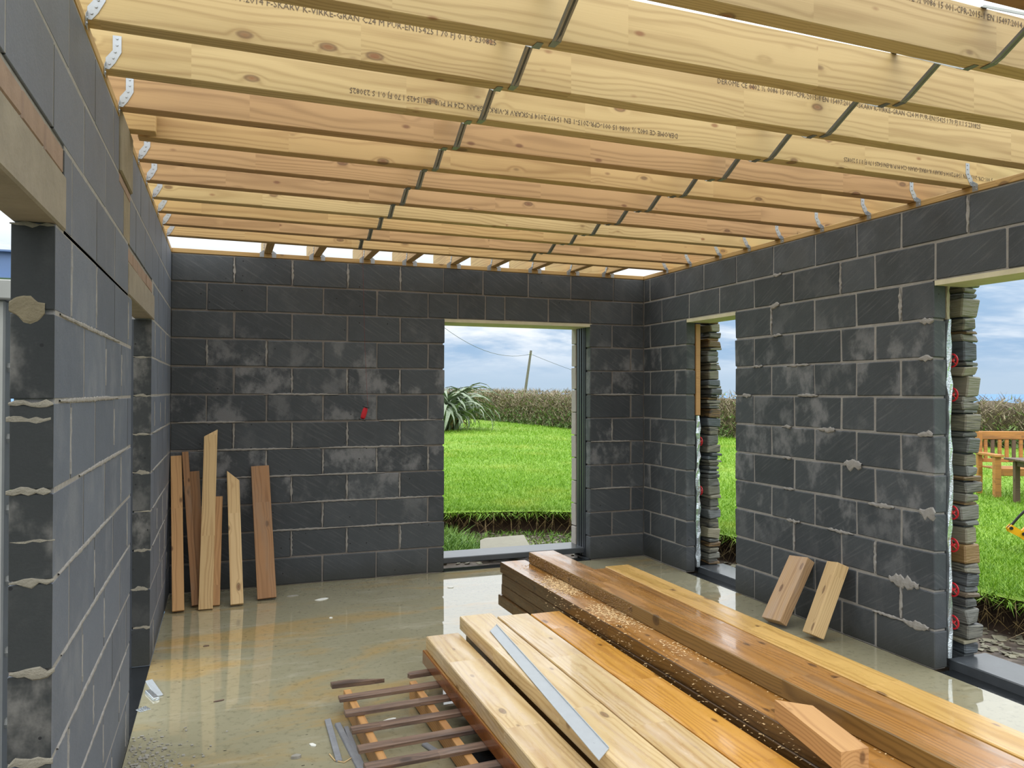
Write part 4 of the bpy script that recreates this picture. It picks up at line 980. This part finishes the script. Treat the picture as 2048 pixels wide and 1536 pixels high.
tag(obj('weeds', blades('weeds', np.stack([cx, cyy, GZ+np.zeros(N)], 1), rng.uniform(.03, .16, N)*np.where(cx < 2.5, 1, .35), rng.uniform(.004, .014, N), .8, M['weed'])), 'green weeds on the ground outside the back doorway', 'weeds', kind='stuff')
mb = MB(); mb.prism([(2.33, 7.18, .0), (2.42, 7.46, .055), (2.50, 7.53, .06), (2.93, 7.56, .06), (2.86, 7.18, .0)], (0, 0, .05))
mb2 = obj('paving_slab', mb.mesh('paving_slab', M['paving'])); mb2.location.z = -.0
tag(mb2, 'pale concrete slab propped behind the doorway sill', 'slab')

# hedge
HP = resample([(-8, 50), (2, 50), (9, 46), (11.1, 39), (11.9, 25.7), (13.9, 19.2), (17.8, 13.7), (24, 6), (30, -2)], .35)
for it in range(8): HP = [HP[0]]+[(HP[i-1]+HP[i]*2+HP[i+1])/4 for i in range(1, len(HP)-1)]+[HP[-1]]
HPn = np.array([[p.x, p.y] for p in HP]); NH = len(HP)
tan = np.gradient(HPn, axis=0); tan /= np.linalg.norm(tan, axis=1)[:, None]; nor = np.stack([tan[:, 1], -tan[:, 0]], 1)   # away from the lawn
nor *= np.sign((nor*(HPn-np.array([0, 10]))).sum(1))[:, None]
topz = np.interp(np.arange(NH)/NH, [0, .3, .45, .62, .78, .88, 1], [1.9, 1.75, 1.66, 1.56, 1.42, 1.1, 1.0])
V = []; F = []; hp = [(.05, -.1), (-.0, .35), (.02, .75), (.12, .95), (.6, 1.0), (1.2, .9), (1.4, -.1)]
for i in range(NH):
    for (o, fz) in hp:
        q = HPn[i]+nor[i]*(o+.18+random.uniform(-.08, .08)); g0 = .2; V.append((q[0], q[1], g0+(topz[i]-.12-g0)*fz+random.uniform(-.05, .05)*(fz > 0)))
n = len(hp)
for i in range(NH-1):
    for j in range(n-1): F.append([i*n+j, (i+1)*n+j, (i+1)*n+j+1, i*n+j+1])
hroot = empty('hedge', 'long clipped hedge of brown twigs closing off the far side of the lawn', 'hedge', loc=(0, 0, 0))
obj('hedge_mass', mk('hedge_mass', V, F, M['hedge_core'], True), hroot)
N = 90000
vis = np.clip(rng.beta(1.2, 1.2, N)*NH, 0, NH-1).astype(int); fz = rng.uniform(0, 1.0, N); dep = np.where(fz > .93, rng.uniform(0, 1.0, N), rng.normal(.12, .08, N))
q = HPn[vis]+nor[vis]*dep[:, None]+rng.normal(0, .1, (N, 2)); z = .22+(topz[vis]-.25)*fz
dist = np.hypot(q[:, 0], q[:, 1])
tw = rng.uniform(size=N) < np.clip(.25+1.1*fz, 0, .93)
P = np.stack([q[:, 0], q[:, 1], z], 1)
tag(obj('twigs', blades('twigs', P[tw], rng.uniform(-.05, .22, tw.sum()), (.003+.0004*dist[tw])*rng.uniform(.6, 1.4, tw.sum()), .9, M['hedge_twig']), hroot), kind='stuff')
tag(obj('leaves', blades('leaves', P[~tw], rng.uniform(-.08, .16, (~tw).sum()), (.008+.0008*dist[~tw])*rng.uniform(.6, 1.4, (~tw).sum()), .9, M['hedge_leaf']), hroot), kind='stuff')

# flax plant
fx, fy = 6.75, 26.5
root = empty('flax_plant', 'big strappy grey-green flax plant at the left of the doorway view', 'plant', loc=(fx, fy, gh(fx, fy)))
def leafmesh(L, bend, wdt):
    V = []; F = []; n = 9
    for i in range(n+1):
        s = i/n; a = 1.35-bend*s*s*2.2; 
        if i == 0: x = z = 0.0
        else: x += math.cos(a)*L/n; z += math.sin(a)*L/n
        ww = wdt*(1-s**3)*(.6+.8*min(1, s*3))
        V += [(x, -ww, z), (x, 0, z-.02), (x, ww, z)]
    for i in range(n):
        for k in range(2): F.append([i*3+k, i*3+k+1, (i+1)*3+k+1, (i+1)*3+k])
    return mk('leaf', V, F, M['flax'], True)
LM = [leafmesh(random.uniform(1.7, 2.9), random.uniform(.75, 1.5), random.uniform(.05, .085)) for _ in range(16)]
LMD = leafmesh(1.1, 1.3, .05); LMD.materials.clear(); LMD.materials.append(M['root'])
for i in range(290):
    a = random.uniform(0, 6.283); r = random.uniform(0, 1.0); hz = random.uniform(0, .25)*(1-r*.6); o = obj('leaf', LMD if i % 9 == 0 else LM[i % 16], root, loc=(math.cos(a)*r, math.sin(a)*r, hz-.05)); o.rotation_euler = (random.uniform(-.3, .3), random.uniform(-.1, .45), a+random.uniform(-.7, .7))

# pole and wires
b0, t0 = Vector((25.3, 65.29, .85)), Vector((25.87, 65.03, 5.32)); axis = (t0-b0)
root = empty('utility_pole', 'leaning wooden utility pole beyond the hedge', 'pole', loc=tuple(b0-axis*.35))
mb = MB(); base = b0-axis*.35; mb.tube([(0, 0, 0), t0-base], [.14, .10], 10)
obj('pole_shaft', mb.mesh('pole_shaft', M['pole']), root)
mb = MB(); pt = t0-base-axis*.08
for (ax_, ay_) in ((-.12, 0), (.12, 0)): mb.tube([pt+Vector((ax_, 0, -.05)), pt+Vector((ax_, 0, .15))], .04, 8)
obj('insulator', mb.mesh('insulator', M['white']), root)
def wire(label, a, b, sag):
    mb = MB(); pts = [a.lerp(b, s/16)-Vector((0, 0, sag*4*(s/16)*(1-s/16))) for s in range(17)]
    o0 = pts[0]; mb.tube([p-o0 for p in pts], .018, 4)
    tag(obj('overhead_wire', mb.mesh('overhead_wire', M['profile']), loc=tuple(o0)), label, 'wire')
wp = Vector((25.83, 65.05, 5.0))
wire('thin overhead wire rising left from the leaning pole', wp, Vector((10.54, 49.34, 8.3)), 1.6)
wire('thin overhead wire running right from the leaning pole', wp, Vector((63.17, 93.96, .7)), .9)

# bench
BX, BY = 10.3, 7.75; bd = Vector((.91, -.42, 0)).normalized(); bn = Vector((.42, .91, 0)).normalized()   # along, towards the back
fr = frame((9.46, 7.34, gh(9.4, 7.4)), bd, bn, (0, 0, 1)) @ Matrix.Scale(.86, 4)
root = empty('garden_bench', 'slatted wooden garden bench on the lawn outside the large right opening', 'bench', mtx=fr)
def bp_(name, x0, x1, y0, y1, z0, z1, m='bench'):
    mb = MB(); V, Fc = cbox(x1-x0, y1-y0, z1-z0, .006); return obj(name, mk(name, V, Fc, M[m]), root, loc=((x0+x1)/2, (y0+y1)/2, (z0+z1)/2))
BL = 1.75; mx = .0
for x in (0, BL-.09): bp_('leg', x, x+.09, 0, .09, 0, .62)
for x in (0, BL-.07): bp_('leg', x, x+.07, .50, .57, 0, .97)
for x in (-.02, BL-.10): bp_('armrest', x, x+.12, -.06, .54, .62, .66)
for k in range(4): bp_('seat_slat', .05, BL-.05, .02+k*.125, .12+k*.125, .42, .445)
bp_('seat_rail', .08, BL-.08, .02, .06, .33, .42); bp_('lower_rail', .07, BL-.07, .50, .54, .50, .56)
bp_('top_rail', -.02, BL+.02, .505, .555, .86, .99)
ns = 15
for k in range(ns): bp_('back_slat', .10+k*(BL-.25)/(ns-1), .155+k*(BL-.25)/(ns-1), .515, .545, .56, .86, 'bench_dark' if k % 3 == 1 else 'bench')
# table
fr = frame((9.02, 6.42, gh(9.0, 6.4)), bd, bn, (0, 0, 1)) @ Matrix.Scale(.76, 4)
root = empty('garden_table', 'dark wooden garden table standing in front of the slatted bench', 'table', mtx=fr)
for (x, y) in ((0, 0), (1.3, 0), (0, .7), (1.3, .7)): bp_('leg', x, x+.08, y, y+.08, 0, .68, 'table')
for k in range(6): bp_('top_board', -.10, 1.48, -.08+k*.158, .07+k*.158, .70, .735, 'table')
bp_('apron', .03, 1.35, .02, .06, .60, .70, 'table'); bp_('apron', .03, 1.35, .72, .76, .60, .70, 'table')
bp_('apron', .02, .06, .03, .75, .60, .70, 'table'); bp_('apron', 1.32, 1.36, .03, .75, .60, .70, 'table')

# yellow toy digger at the lawn edge (only its arm reaches into the picture)
gx, gy = 6.62, 4.72; fr = frame((gx, gy, gh(gx, gy)), (.80, -.60, 0), (.60, .80, 0), (0, 0, 1))
root = empty('toy_digger', 'yellow ride-on toy digger with black handles on the lawn edge at the far right', 'toy', mtx=fr)
def part(name, m, fn):
    mb = MB(); fn(mb); return obj(name, mb.mesh(name, M[m], smooth=False), root)
def DZ(mb): mb.v = [(v[0]-.045, v[1], v[2]-.18) for v in mb.v]
def arm(mb): 
    for y in (-.03, .02): mb.prism([(-.21, y, .40), (-.18, y, .435), (-.10, y, .385), (.0, y, .31), (.15, y, .28), (.15, y, .23), (-.02, y, .255), (-.12, y, .33), (-.2, y, .37)], (0, .014, 0))
    mb.prism([(-.10, -.016, .385), (.02, -.016, .52), (.14, -.016, .56), (.18, -.016, .50), (.05, -.016, .45), (-.04, -.016, .36)], (0, .032, 0))
part('digger_arm', 'yellow', lambda mb: (arm(mb), DZ(mb)))
def bolts(mb):
    for (x, z) in ((-.185, .405), (-.09, .36)): mb.tube([(x, -.045, z), (x, .045, z)], .014, 12)
part('pivot_bolt', 'black', lambda mb: (bolts(mb), DZ(mb)))
part('handle', 'black', lambda mb: (mb.tube([(-.175, 0, .425), (-.12, 0, .50), (-.055, 0, .575), (-.03, 0, .59), (.12, 0, .592), (.15, 0, .57), (.15, 0, .45)], .0115, 8), DZ(mb)))
part('bucket_handle', 'black', lambda mb: (mb.tube([(-.02, 0, .30), (-.045, 0, .26), (-.035, 0, .20), (.0, 0, .18), (.08, 0, .19)], .010, 8), DZ(mb)))
part('base', 'yellow', lambda mb: (mb.box(.02, .75, -.12, .12, .05, .16, .03), mb.box(.02, .16, -.06, .06, .05, .33, .02)))
part('seat', 'black', lambda mb: mb.box(.50, .75, -.11, .11, .16, .22, .02))
for (x, y) in ((.2, -.13), (.2, .13), (.65, -.13), (.65, .13)): part('wheel', 'black', lambda mb: mb.tube([(x, y-.03, .08), (x, y+.03, .08)], .08, 16))

# ------------------------------------------------------------------ steel prop and blue beam outside the near left doorway
root = empty('steel_prop', 'grey bolted steel prop standing outside the near left doorway', 'prop', loc=(-.735, 3.06, GZ))
mb = MB(); mb.box(-.045, .045, -.045, .045, 0, 1.965, .006)
obj('prop_post', mb.mesh('prop_post', M['prop']), root)
mb = MB(); mb.box(-.10, .12, -.08, .08, 1.965, 2.03, .004); obj('head_plate', mb.mesh('head_plate', M['prop']), root)
mb = MB(); mb.box(-.12, .12, -.12, .12, 0, .012, .002); obj('base_plate', mb.mesh('base_plate', M['prop']), root)
for k in range(7):
    z = .30+k*.24; mb = MB(); mb.tube([(-.01, -.045, z), (-.01, -.062, z)], .018, 6); obj('bolt', mb.mesh('bolt', M['prop']), root)
    mb = MB(); mb.tube([(.045, .0, z), (.058, 0, z)], .018, 6); obj('bolt', mb.mesh('bolt', M['prop']), root)
root = empty('blue_beam', 'blue steel beam crossing outside the near left doorway', 'beam', loc=(-1.85, 6.3, GZ))
mb = MB(); mb.box(-.6, .7, -.04, .04, 2.445, 2.63, .0); mb.box(-.6, .7, -.08, .08, 2.44, 2.452); mb.box(-.6, .7, -.08, .08, 2.623, 2.635)
obj('beam', mb.mesh('beam', M['blue']), root)
for x in (-.5, .6):
    mb = MB(); mb.box(x-.05, x+.05, -.05, .05, 0, 2.44); obj('post', mb.mesh('post', M['blue']), root)
